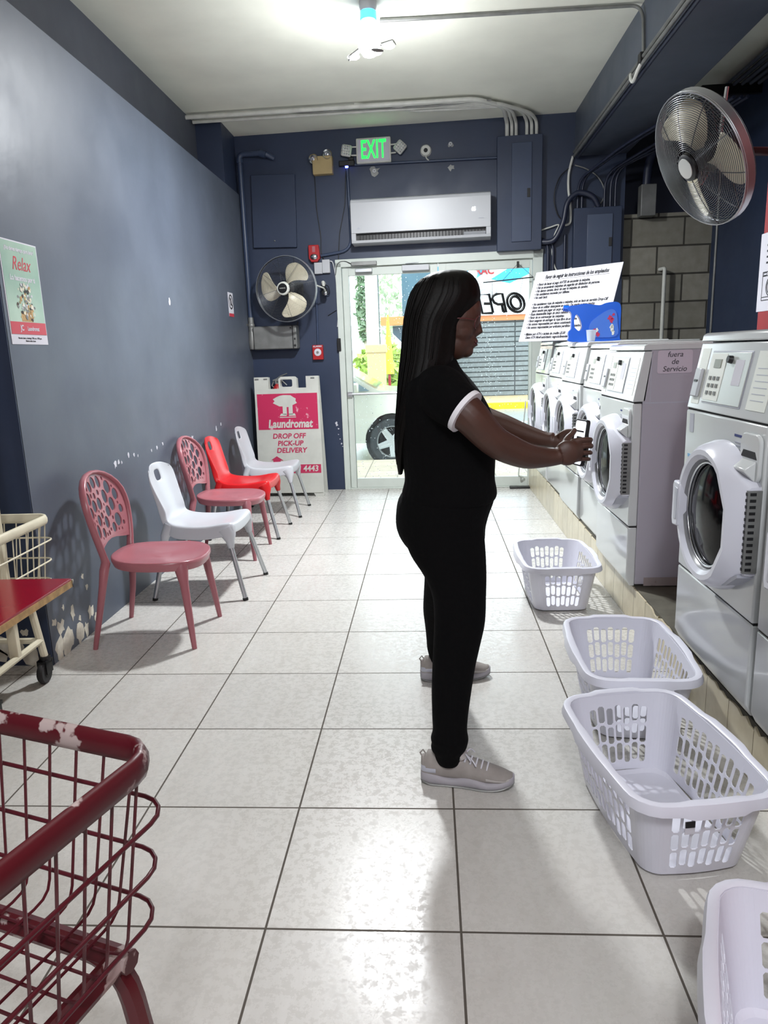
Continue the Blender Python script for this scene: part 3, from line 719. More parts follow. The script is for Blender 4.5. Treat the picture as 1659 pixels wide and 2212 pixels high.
t = wt('access_panel', 'flat square navy access panel hung slightly crooked above the wall fan', 'panel', -1.515, 2.865)
t.rotation_euler = (0, .03, WROT)
b = MB(); b.b2((-.225, -.035, -.345), (.225, 0, .345)); b.build('cover', 'navy', t, bevel=.004)
b = MB(); b.sph((.0, -.037, -.28), .008, 8, 6); b.build('screw', 'steel_dull', t)
# standpipe with valve and metal box
t = wt('standpipe', 'thick navy pipe from the wall elbow down the left corner to a yellow handled valve', 'pipe', -1.815, 1.72)
b = MB(); b.tube([(p[0], p[1], p[2]) for p in rounded([(.33, -.03, 1.64), (.25, -.09, 1.68), (.0, -.09, 1.68), (0.0, -.09, .1)], .05)], .026, 12)
b.tube([(.21, -.09, 1.68), (.27, -.09, 1.66)], .034, 12); b.tube([(0, -.09, 1.6), (0, -.09, 1.64)], .034, 12); b.build('pipe_run', 'navy_pipe', t)
b = MB(); b.tube([(0, -.09, .12), (0, -.09, -.02)], .03, 12); b.sph((0, -.09, .04), .036); b.lathe([(.03, 0), (.038, -.03), (.045, -.12), (.03, -.18), (0, -.19)], 16, Matrix.Translation((0, -.09, -.02))); b.build('valve_body', 'steel_dull', t)
b = MB(); b.tube([(-.03, -.14, .04), (-.045, -.14, .1), (-.06, -.14, .16)], .006, 6); b.box((-.062, -.145, .17), (.036, .012, .14), None); b.build('valve_handle', 'yellow', t, bevel=.003)
t = wt('metal_trough', 'dented grey metal box fixed at the foot of the navy standpipe below the fan', 'metal box', -1.59, 1.63)
b = MB(); b.b2((-.2, -.14, -.12), (.26, 0, .115)); b.build('box_body', 'steel_dull', t, bevel=.012)
b = MB(); b.b2((.215, -.145, -.12), (.225, -.13, .115)); b.sph((.24, -.145, -.085), .012, 8, 6); b.sph((.24, -.143, -.02), .01, 8, 6); b.sph((.2, -.142, .09), .008, 8, 6); b.build('rivets', 'rubber', t)
b = MB(); b.tube([(.25, -.05, .115), (.262, -.06, .15)], .006, 6); b.build('wire_stub', 'rubber', t)
# strobe, switch boxes, spotlight, pull station
t = wt('fire_strobe', 'red fire alarm strobe with a clear lens above the white switch boxes', 'fire alarm', -1.125, 2.445)
b = MB(); b.prism([(-.055, .08), (.05, .08), (.06, -.05), (.03, -.085), (-.03, -.085), (-.055, -.05)], -.05, 0); b.build('housing', 'red_metal', t, bevel=.006)
b = MB(); b.sph((0, -.05, -.035), (.04, .02, .03), 16, 8); b.build('strobe_lens', 'chrome', t)
b = MB(); b.b2((-.015, -.052, .01), (.015, -.049, .065)); b.build('fire_letters', 'pink', t, smooth=0)
t = wt('switch_box', 'white square wall box, left one of the pair beside the door corner', 'switch box', -1.09, 2.3, 'white wall boxes')
b = MB(); b.b2((-.042, -.035, -.055), (.04, 0, .055)); b.build('cover', 'white_plastic', t, bevel=.004)
t = wt('switch_box', 'white square wall box with a curling lead, right one of the pair', 'switch box', -1.01, 2.315, 'white wall boxes')
b = MB(); b.b2((-.038, -.04, -.065), (.04, 0, .065)); b.build('cover', 'white_plastic', t, bevel=.004)
b = MB(); b.tube(smoothpath([(.04, -.02, .05), (.07, -.02, .03), (.09, -.01, -.1), (.105, -.01, -.3), (.12, -.01, -.4), (.1, -.01, -.5), (.085, -.01, -.6)]), .006, 6); b.build('lead', 'white_plastic', t)
t = wt('spot_camera', 'small black bullet camera on a pale bracket right of the wall fan', 'camera', -1.045, 2.1)
b = MB(); b.tube([(0, 0, .05), (0, -.05, .06), (.01, -.07, .0)], [.02, .018, .012], 8); b.build('bracket', 'pvc', t)
b = MB(); b.tube([(0, -.05, .0), (.03, -.13, -.05)], .032, 14); b.build('camera_barrel', 'black', t)
b = MB(); b.sph((.033, -.136, -.054), (.024, .012, .024), 14, 8); b.build('camera_lens', 'chrome', t)
b = MB(); b.tube(smoothpath([(0, -.04, .03), (.05, -.05, .02), (.06, -.04, -.05), (.02, -.03, -.06)]), .004, 6); b.build('lead', 'black', t)
t = wt('pull_station', 'red square fire alarm pull station with a white round dial, beside the door frame', 'fire alarm', -1.14, 1.465)
b = MB(); b.b2((-.056, -.04, -.075), (.056, 0, .075)); b.build('housing', 'red_metal', t, bevel=.005)
b = MB(); b.lathe([(.012, .048), (.036, .046), (.04, .038)], 24, Matrix.Rotation(PI/2, 4, 'X')); b.build('dial', 'paper', t)
b = MB(); b.lathe([(0, .05), (.014, .05), (.014, .04)], 16, Matrix.Rotation(PI/2, 4, 'X')); b.build('lock', 'steel_dull', t)
text('lettering', 'ALARMA', .024, 'paper', t, (0, -.041, .06), bold=.0006)
pipe('conduit', 'thin vertical navy conduit running from behind the fan down to the pull station', [WF(-1.125, 2.2, .015), WF(-1.138, 1.54, .015)], .010, 'navy_pipe')
# dark pencil scrape on the wall near the door
b = MB(); b.tube([WF(-1.02, 1.83, .003), WF(-.93, 1.88, .003)], .004, 4); struct('trim_9', b, 'black')

# ---- tube fan builder (guard of rings and ribs, three blades)
def fan(name, label, R=.31, wire=.0016, rings=26, ribs=8, dep=.07, hubc='black', guard='wire_grey', bladeang=0, hubm='pvc', logo=True, blade_dir=1):
    t = thing(name, label, 'fan')       # axis along local -y (front)
    b = MB()
    def ring(r, y, w_): b.tube([(r*math.cos(2*PI*i/48), y, r*math.sin(2*PI*i/48)) for i in range(48)], w_, 5, closed=True, up=(0, 1, 0))
    fy = lambda r: -.012-dep*math.cos(min(1, r/R)*PI/2)**.75
    by = lambda r: .03+dep*1.1*math.cos(min(1, r/R)*PI/2)**.6
    for i in range(rings):
        r = .075+(R-.075)*(i+.5)/rings; ring(r, fy(r), wire)
    for k in range(ribs):
        a = 2*PI*k/ribs+.2; P = [(r*math.cos(a), fy(r)+.003, r*math.sin(a)) for r in [.06+(R-.06)*j/10 for j in range(11)]]; b.tube(P, wire*1.5, 5)
    b.build('front_guard', guard, t, smooth=180)
    b = MB()
    for i in range(int(rings*.8)):
        r = .07+(R-.07)*(i+.5)/(rings*.8); ring(r, by(r), wire)
    for k in range(ribs):
        a = 2*PI*k/ribs+.5; P = [(r*math.cos(a), by(r)-.003, r*math.sin(a)) for r in [.06+(R-.06)*j/10 for j in range(11)]]; b.tube(P, wire*1.5, 5)
    b.build('rear_guard', guard, t, smooth=180)
    b = MB()
    for yy in (-.016, -.009, .027): ring(R, yy, wire*2)
    b.tube([(R*math.cos(2*PI*i/48), .008, R*math.sin(2*PI*i/48)) for i in range(48)], (.0025, .014), 6, closed=True, up=(1, 0, 0)) if False else None
    vs = []; fs = []
    for i in range(48):
        a = 2*PI*i/48
        for (r, y) in ((R, -.008), (R+.004, -.008), (R+.004, .026), (R, .026)): vs.append((r*math.cos(a), y, r*math.sin(a)))
    for i in range(48):
        for k in range(4): fs.append((i*4+k, i*4+(k+1) % 4, ((i+1) % 48)*4+(k+1) % 4, ((i+1) % 48)*4+k))
    b.add(vs, fs); b.build('rim_band', 'alu', t, smooth=30)
    mt = Matrix.Rotation(PI/2, 4, 'X')
    b = MB(); b.lathe([(0, dep+.022), (.045, dep+.022), (.062, dep+.014), (.066, dep-.004), (.058, dep-.012)], 28, mt); hb = b.build('hub_cap', hubm, t)
    b = MB(); b.lathe([(0, dep+.026), (.046, dep+.024), (.048, dep+.017)], 28, mt); b.build('hub_badge', hubc, hb)
    if logo: text('badge_lettering', 'ALIENTE', .016, 'pvc', hb, (0, -dep-.0265, 0))
    b = MB(); b.lathe([(0, -.12), (.065, -.12), (.075, -.1), (.075, -.03), (.04, -.02), (.04, .01), (0, .015)], 24, mt); b.build('motor', 'black', t)
    for q in range(3):
        a0 = bladeang+2*PI*q/3; b = MB(); vs = []; fs = []; nr, nt_ = 9, 7
        for i in range(nr):
            u = i/(nr-1); r = .045+(R*.88-.045)*u
            wdt = (.62+.78*math.sin(min(1, u*1.15)*PI*.62))*(.9 if u < .95 else .72); c_ = blade_dir*u*.55
            if u > .9: wdt *= .8
            for j in range(nt_):
                s_ = j/(nt_-1)-.5; a = a0+c_+s_*wdt
                vs.append((r*math.cos(a), .012-s_*.07*(.6+.4*u)*blade_dir, r*math.sin(a)))
        for i in range(nr-1):
            for j in range(nt_-1): fs.append((i*nt_+j, i*nt_+j+1, (i+1)*nt_+j+1, (i+1)*nt_+j))
        b.add(vs, fs); b.build('blade', 'blade', t, smooth=180, mods=[('SOLIDIFY', dict(thickness=.003, offset=0)), ('SUBSURF', dict(levels=1, render_levels=1))])
    return t
f1 = fan('wall_fan', 'round wall fan with three pale blades and a black badge, left of the door', R=.312, rings=26, wire=.0011, guard='wire_grey', bladeang=1.35, blade_dir=-1, dep=.075)
f1.location = WF(-1.365, 2.085, .33); f1.rotation_euler = (.0, 0, WROT-.12)
b = MB(); b.tube([(0, .1, 0), (.02, .22, 0), (.02, .34, -.02)], .018, 10); b.build('mounting_arm', 'black', f1)
b = MB(); b.b2((-.03, .30, -.1), (.07, .325, .08)); b.build('mounting_plate', 'black', f1, bevel=.004)
b = MB(); b.tube([(.31, .02, .02), (.35, .12, .0), (.33, .26, -.03)], .008, 6); b.build('pull_chain_arm', 'pvc', f1)

# ================================================================== CEILING CONDUITS AND LAMP
yc = lambda x: 6.94-.0*x
ends = [(.80, .0), (.845, .0), (.885, .0), (.985, 0), (1.03, 0), (1.075, 0)]
labels = ['frontmost white conduit under the ceiling, entering the tall panel at its left end', 'second white conduit from the left entering the tall panel', 'third white conduit from the left entering the tall panel', 'fourth white conduit from the left entering the tall panel', 'fifth white conduit from the left entering the tall panel', 'rightmost white conduit curving down into the tall panel']
for i, (ex, _) in enumerate(ends):
    yy = 6.86+.045*i; x0 = [-2.12, -.6, -.35, -2.1, .1, -.2][i]
    zt = 3.555 - .0*i
    pts = [(x0, yy+.06, zt)] if x0 < -1 else [(x0, yy+.01, 3.585), (x0+.15, yy, zt)]
    pts += [(ex-.34, yy, zt), (ex-.08, yy+.22, zt-.005), WF(ex, zt-.03, .05), WF(ex, 3.405, .05)]
    pipe('ceiling_conduit', labels[i], pts, .019 if i in (0,) else .016, 'pvc', 'pipe', 'white conduits across the front of the ceiling', rad=.1)
pipe('ceiling_cable', 'thin grey cable lying loose over the white ceiling conduits', [(-2.1, 7.05, 3.58), (-1.3, 6.98, 3.575), (-1.0, 6.93, 3.54), (-.5, 7.0, 3.56), (.1, 6.9, 3.53), (.6, 6.93, 3.56)], .007, 'steel_dull', 'cable')
# ceiling lamp
t = thing('ceiling_lamp', 'glowing white cluster bulb with folding arms on the ceiling', 'lamp', tuple(LAMP))
M['lamp_core'] = mat('lit bulb', '#ffffff', .4, emit='#f4f8ff', estr=26)
M['lamp_body'] = mat('lamp body lit from below', '#e8ecf8', .3, emit='#dfe8ff', estr=.8)
M['cyan_glow'] = mat('cyan glowing ring', '#50b8e8', .4, emit='#40b8f4', estr=1.3)
b = MB(); b.lathe([(0, 0), (.055, 0), (.055, -.03), (.048, -.055)], 24); b.build('ceiling_rose', 'white_plastic', t)
b = MB(); b.lathe([(.046, -.055), (.052, -.06), (.052, -.1), (.046, -.105)], 24); b.build('glow_ring', 'cyan_glow', t)
b = MB(); b.lathe([(.046, -.105), (.062, -.14), (.07, -.2), (.072, -.27), (.05, -.29), (0, -.29)], 24); b.build('bulb_body', 'lamp_body', t)
b = MB(); b.lathe([(0, -.15), (.02, -.16), (.045, -.22), (.055, -.28), (.04, -.31), (0, -.32)], 20, Matrix.Translation((0, -.012, 0))); b.build('glowing_cone', 'lamp_core', t)
for (p, q, nm) in (((-.07, -.02, -.285), (-.13, -.03, -.325), 0), ((.09, 0, -.255), (.16, -.02, -.245), 1), ((.03, -.06, -.3), (.06, -.14, -.33), 2)):
    b = MB(); b.tube([(.0, 0, -.25), p], .006, 6); P, Q = Vector(p), Vector(q); b.tube([P, Q], [(.012, .045), (.01, .04)], 10); o = b.build('folding_arm', 'steel_dull', t)
    mid = (P+Q)/2+Vector((0, 0, -.012)); b = MB(); b.sph(mid, (.04, .032, .014), 14, 8); b.build('arm_diodes', 'lamp_core', o)
pipe('lamp_conduit', 'thin grey conduit from the ceiling lamp across to the right beam and down its side', [(-.27, 5.3, 3.572), (-.02, 5.31, 3.572), (.6, 5.315, 3.572), (1.40, 5.32, 3.572), (1.425, 5.27, 3.5), (1.428, 5.24, 3.26)], .011, 'steel_dull', rad=.09)
t = thing('junction_box', 'small dark junction box with a white hook where the lamp conduit meets the beam conduits', 'junction box', (1.425, 5.24, 3.235))
b = MB(); b.b2((-.025, -.03, -.03), (.015, .03, .03)); b.build('box_body', 'black', t, bevel=.004)
b = MB(); b.tube(smoothpath([(-.01, .0, -.03), (-.02, .04, -.06), (-.02, .13, -.09), (-.02, .19, -.06), (-.015, .22, -.02)]), .012, 8); b.build('white_hook', 'pvc', t)
for i, (dx, dz, r) in enumerate(((-.016, .03, .014), (-.018, -.005, .012), (.02, -.018, .012))):
    pipe('beam_conduit', ['upper grey conduit along the lower edge of the right beam', 'lower grey conduit along the lower edge of the right beam', 'grey conduit under the corner of the right beam'][i], [(1.44+dx, -1, 3.21+dz), (1.44+dx, 5.0, 3.21+dz), (1.44+dx, 7.45, 3.21+dz-.01)], r, 'steel_dull' if i < 2 else 'dark_pipe', 'pipe', 'conduits along the right beam')
# conduits and cables in the dark corner
def wp(x, z, d=.03): return WF(x, z, d)
pipe('flexible_conduit', 'fat dark flexible conduit looping from the tall panel up and over to the corner panel', [Vector(p) for p in smoothpath([wp(1.13, 2.44, .05), wp(1.25, 2.45, .08), wp(1.33, 2.6, .1), wp(1.37, 2.78, .1), wp(1.47, 2.86, .1), wp(1.6, 2.82, .1), wp(1.66, 2.73, .08)], 5)], .026, 'dark_pipe', rad=.01)
pipe('white_cable', 'white cable running down from the beam conduits to the fat flexible loop', [Vector(p) for p in smoothpath([wp(1.42, 3.2), wp(1.385, 3.05), wp(1.385, 2.9), wp(1.405, 2.78), wp(1.41, 2.65), wp(1.40, 2.6), wp(1.36, 2.585)], 5)], .012, 'pvc', 'cable', rad=.01)
pipe('white_cable', 'thin white cable sagging in a low loop left of the corner panel', [Vector(p) for p in smoothpath([wp(1.13, 2.55), wp(1.22, 2.575), wp(1.3, 2.59), wp(1.26, 2.5), wp(1.24, 2.35), wp(1.27, 2.2), wp(1.33, 2.15), wp(1.43, 2.19)], 5)], .007, 'pvc', 'cable', rad=.01)
pipe('black_cable', 'thin black cable bowing out to the left between tall panel and beam', [Vector(p) for p in smoothpath([wp(1.42, 3.12), wp(1.3, 3.02), wp(1.25, 2.85), wp(1.28, 2.7), wp(1.335, 2.63)], 5)], .005, 'black', 'cable', rad=.01)
pipe('grey_cable', 'grey cable arching over the corner panel from the beam end', [Vector(p) for p in smoothpath([wp(1.44, 3.12), wp(1.55, 3.08), wp(1.66, 3.0), wp(1.72, 2.88), wp(1.7, 2.78), wp(1.63, 2.73)], 5)], .007, 'steel_dull', 'cable', rad=.01)
for i, x in enumerate((1.47, 1.51, 1.72, 1.775, 1.82)):
    pipe('riser_conduit', ['first dark conduit rising from the corner panel, counted from the left', 'second dark conduit rising from the corner panel', 'middle dark conduit rising from the corner panel', 'fourth dark conduit rising from the corner panel', 'rightmost dark conduit rising from the corner panel'][i],
         [wp(x, 2.72, .05), wp(x, 2.98+.02*i, .05), (x+.25, 6.9+.05*i, 3.12), (x+.55, 5.9, 3.17+.0*i)], .013, 'dark_pipe', 'pipe', 'dark risers above the corner panel', rad=.15)
for i, x in enumerate((1.2, 1.25, 1.36)):
    pipe('drop_conduit', ['left dark conduit dropping behind the instruction board', 'middle dark conduit dropping behind the instruction board', 'right dark conduit dropping beside the corner panel'][i], [wp(1.14, 2.47-.02*i, .04), wp(x-.02, 2.45, .03), wp(x, 2.38, .03), wp(x, 1.5, .03)] if i < 2 else [wp(x, 2.5, .03), wp(x, 1.5, .03)], .014, 'dark_pipe', 'pipe', 'dark conduits dropping below the tall panel', rad=.05)
t = thing('duct_drop', 'grey metal box hanging from a bent dark pipe in the recess above the block wall', 'metal box', (2.08, 7.42, 2.72))
b = MB(); b.b2((-.04, -.06, -.1), (.1, .06, .18)); t2 = b.build('metal_box', 'steel_dull', t, bevel=.005)
b = MB(); b.tube(rounded([(.02, 0, .18), (.03, 0, .42), (.2, 0, .6), (.45, 0, .62)], .12), .04, 10); b.build('bent_pipe', 'dark_pipe', t)
pipe('white_standpipe', 'thin white pipe standing free in front of the concrete block wall', [(2.28, 7.49, 2.14), (2.3, 7.40, 2.14), (2.3, 7.40, .3)], .018, 'pvc', rad=.02)
pipe('grey_conduit', 'thin grey vertical conduit on the navy wall right of the block wall', [(2.75, 7.35, 3.2), (2.75, 7.35, .3)], .012, 'steel_dull')
M['dark_grey_pipe'] = mat('dim grey conduit', '#454a55', .5)
for i in range(8):
    x = 2.50+.033*i; pipe('overhead_conduit', ['%s dark overhead conduit right of the beam' % w_ for w_ in ('nearest to the beam,', 'second', 'third', 'fourth', 'fifth', 'sixth', 'seventh', 'outermost')][i], [(x, 7.3, 3.5-.02*(i % 2)), (x+.0, 5.5, 3.48-.02*(i % 2)), (x, 4.3, 3.49)], .014, 'dark_grey_pipe', 'pipe', 'overhead conduits right of the beam')
t = thing('cable_bracket', 'black bracket across the overhead conduits above the large fan', 'bracket', (2.42, 6.62, 3.46))
b = MB(); b.b2((-.14, -.02, -.06), (.4, .02, .02)); b.build('crossbar', 'black', t, bevel=.003)

# ================================================================== LEFT WALL: poster and notice
LW = PI/2
t = thing('wall_poster', 'green laundry poster reading Relax with a red band, on the left wall', 'poster', (-1.8495, 3.335, 1.755), LW)
PW, PH = .31, .455
b = MB(); b.b2((-PW/2, -.002, -PH/2), (PW/2, 0, PH/2)); b.build('sheet', 'paper', t, smooth=0)
b = MB(); b.b2((-PW/2+.006, -.003, -PH/2+.045), (PW/2-.006, -.0015, PH/2-.006)); pg = b.build('green_field', 'poster', t, smooth=0)
b = MB(); b.b2((-PW/2+.006, -.0036, -PH/2+.045), (PW/2-.006, -.003, -PH/2+.1)); pr_ = b.build('red_band', 'poster_red', t, smooth=0)
text('headline', '¿No tienes tiempo para lavar?', .026, 'paper', pg, (0, -.0035, .19), sx=.78, bold=.0006, depth=.0004)
text('script_word', 'Relax', .085, 'poster_red', pg, (.0, -.0035, .127), sx=.8, shear=.35, depth=.0004)
text('subhead', 'Lo hacemos por ti', .033, 'paper', pg, (0, -.0035, .065), sx=.85, bold=.0008, depth=.0004)
random.seed(3); b = MB(); pal = ['chip', 'beige', 'rubber', 'skin', 'paper', 'steel_dull', 'wood_grey', 'ply']
for i in range(70):
    z = random.uniform(-.115, .045); half = .07*(1-max(0, (z+.02))/.09*.7); x = random.uniform(-half, half); b.m = random.randrange(8)
    p = blob(x, z, random.uniform(.006, .014), 7); b.add([(q[0], -.0035-.00002*i, q[1]) for q in p], [tuple(range(7))])
b.m = 7; b.add([(-.05, -.0034, -.125), (.045, -.0034, -.125), (.05, -.0034, -.08), (-.05, -.0034, -.08)], [(0, 1, 2, 3)])
b.build('picture_pile', pal, pg, smooth=0, merge=False)
text('shop_emblem', 'JC', .035, 'paper', pr_, (-.06, -.0042, -.155), bold=.001, depth=.0003, sx=.8); text('shop_word', 'Laundromat', .026, 'paper', pr_, (.035, -.0042, -.157), bold=.0006, depth=.0003, sx=.8)
text('small_print', 'Horario: lunes a domingo 7:00 a.m. a 9:00 p.m.\nAbierto todo el año', .0125, 'ink', t, (0, -.0025, -.206), depth=.0003, sx=.85)
t = thing('wall_notice', 'small white notice with a black crossed circle and red strip, far end of left wall', 'notice', (-1.8495, 6.95, 1.935), LW)
b = MB(); b.b2((-.085, -.002, -.115), (.085, 0, .105)); b.build('sheet', 'paper', t, smooth=0)
b = MB(); b.b2((-.085, -.0025, -.115), (.085, -.0015, -.085)); b.build('red_strip', 'poster_red', t, smooth=0)
b = MB(); b.tube([(.062*math.cos(2*PI*i/28), -.003, .02+.062*math.sin(2*PI*i/28)) for i in range(28)], (.0015, .007), 6, closed=True, up=(0, 1, 0))
b.tube([(-.045, -.003, .062), (.045, -.003, -.022)], (.0015, .006), 6, up=(0, 1, 0)); b.sph((.0, -.003, .045), (.014, .001, .014), 10, 6); b.box((0, -.003, .01), (.03, .001, .045)); b.build('prohibition_symbol', 'ink', t)

# ================================================================== A-FRAME SIGN AND EXTINGUISHER
t = thing('sidewalk_sign', 'white folding sidewalk sign with magenta laundry lettering against the front wall', 'sign', (-1.445, 7.30, 0), WROT+.0)
SH, SW = 1.235, .335
lean = Matrix.Rotation(-.04, 4, 'X')
def sheet(yoff, lean_):
    rz = lean_
    outline = [(-SW-.01, 0), (-SW+.08, 0), (-SW+.1, .035), (SW-.1, .035), (SW-.08, 0), (SW+.01, 0), (SW, SH), (SW-.13, SH), (SW-.13, SH-.115), (SW-.225, SH-.115), (SW-.225, SH-.02), (SW-.25, SH), (-SW+.28, SH), (-SW+.255, SH-.02), (-SW+.255, SH-.12), (-SW+.15, SH-.12), (-SW+.15, SH), (-SW, SH)]
    hole = rrect(.125, .075, .015, 3, .0, SH-.065)
    me = curve_mesh([outline, hole], .009); me.transform(Matrix.Translation((0, yoff, 0)) @ rz @ Matrix.Rotation(PI/2, 4, 'X')); me.materials.clear(); me.materials.append(M['sign_white']); finish(me, 30)
    o = bpy.data.objects.new('front_board', me); C.objects.link(o); o.parent = t; return o
fb = sheet(-.0, lean); bb = sheet(.2, Matrix.Rotation(.09, 4, 'X')); bb.name = 'rear_board'
def on(x, z, e=.0): return tuple(lean @ Vector((x, -.0095-e, z)))
def quad(name, m, x0, x1, z0, z1, e=.001, parent=None):
    b = MB(); p = [lean @ Vector(q) for q in ((x0, -.009, z0), (x1, -.009, z0), (x1, -.009, z1), (x0, -.009, z1), (x0, -.0095-e, z0), (x1, -.0095-e, z0), (x1, -.0095-e, z1), (x0, -.0095-e, z1))]
    b.add(p, [(3, 2, 1, 0), (4, 5, 6, 7), (0, 1, 5, 4), (1, 2, 6, 5), (2, 3, 7, 6), (3, 0, 4, 7)]); return b.build(name, m, parent or fb, smooth=0)
FR = lean @ Matrix.Rotation(PI/2, 4, 'X')
mg = quad('magenta_panel', 'pink_sign', -SW+.02, SW-.02, .70, 1.065)
b = MB(); random.seed(8)
p = blob(-.02, .99, .1, 16, sq=.62); p = [(-.02+.125*math.cos(2*PI*i/18)*random.uniform(.85, 1.12), .99+.06*math.sin(2*PI*i/18)*random.uniform(.85, 1.1)) for i in range(18)]
b.add([lean @ Vector((q[0], -.0112, q[1])) for q in p], [tuple(range(18))])
for xx in (-.05, .012):
    b.add([lean @ Vector((q[0], -.0113, q[1])) for q in ((xx, .85), (xx+.042, .85), (xx+.042, .97), (xx, .97))], [(0, 1, 2, 3)])
b.add([lean @ Vector((q[0], -.0113, q[1])) for q in ((-.085, .838), (-.012, .838), (-.012, .862), (-.07, .862))], [(0, 1, 2, 3)])
b.add([lean @ Vector((q[0], -.0113, q[1])) for q in ((.012, .838), (.085, .838), (.07, .87), (.07, .862), (.012, .862))], [(0, 1, 2, 3, 4)])
b.add([lean @ Vector((q[0], -.0113, q[1])) for q in ((-.085, .82), (.085, .822), (.085, .829), (-.085, .828))], [(0, 1, 2, 3)])
b.build('shop_emblem', 'sign_white', mg, smooth=0, merge=False)
text('sign_lettering', 'Laundromat', .115, 'sign_white', mg, on(.02, .755, .001), face=FR, sx=.82, bold=.004, shear=.15)
text('sign_lettering', 'DROP OFF', .072, 'magenta', fb, on(.0, .63, .0003), face=FR, sx=1.02, bold=.002, shear=.15)
text('sign_lettering', 'PICK-UP', .072, 'magenta', fb, on(.01, .555, .0003), face=FR, sx=1.02, bold=.002, shear=.15)
text('sign_lettering', 'DELIVERY', .072, 'magenta', fb, on(.02, .482, .0003), face=FR, sx=1.02, bold=.002, shear=.15)
b = MB(); b.add([lean @ Vector((q[0], -.011, q[1])) for q in ((-.18, .34), (-.1, .34), (-.1, .38), (-.07, .38), (-.14, .425), (-.2, .385), (-.18, .385))], [tuple(range(7))]); b.build('house_symbol', 'magenta', fb, smooth=0)
mg2 = quad('phone_band', 'magenta', -SW+.03, SW-.012, .245, .335)
text('phone_digits', '4443', .085, 'sign_white', mg2, on(SW-.12, .29, .001), face=FR, sx=.95, bold=.002, shear=.1)
quad('bottom_rail', 'sign_white', -SW+.0, SW-.0, .04, .1, .006)
b = MB()
for x in (-SW+.03, -SW+.12, SW-.06): b.box(tuple(lean @ Vector((x, -.012, SH-.02))), (.04, .006, .012))
b.build('hinges', 'steel_dull', fb, bevel=.002)
t = thing('fire_extinguisher', 'red fire extinguisher hung on the wall behind the sidewalk sign', 'fire extinguisher', (-1.59, 7.585, .78))
b = MB(); b.lathe([(0, 0), (.05, .0), (.055, .02), (.055, .3), (.045, .34), (.02, .365), (.015, .38)], 22); b.build('cylinder', 'red_metal', t)
b = MB(); b.lathe([(.056, .16), (.056, .25)], 22); b.build('label', 'paper', t)
b = MB(); b.lathe([(.0563, .25), (.0563, .31)], 22); b.build('warning_label', mat('orange label', '#c8401c', .5), t)
b = MB(); b.box((0, 0, .4), (.035, .03, .05)); b.tube([(-.04, -.01, .41), (0, 0, .42), (.05, -.02, .455), (.12, -.03, .48)], [.008, .012, .008, .006], 8); b.tube([(.0, -.01, .4), (.06, -.03, .41), (.11, -.03, .36)], .008, 8); b.tube([(-.03, -.02, .4), (-.05, -.02, .36), (-.03, -.03, .34)], .007, 6); b.build('valve_handle', 'steel_dull', t)
b = MB(); b.b2((-.05, .03, .1), (.05, .062, .14)); b.build('wall_bracket', 'black', t)

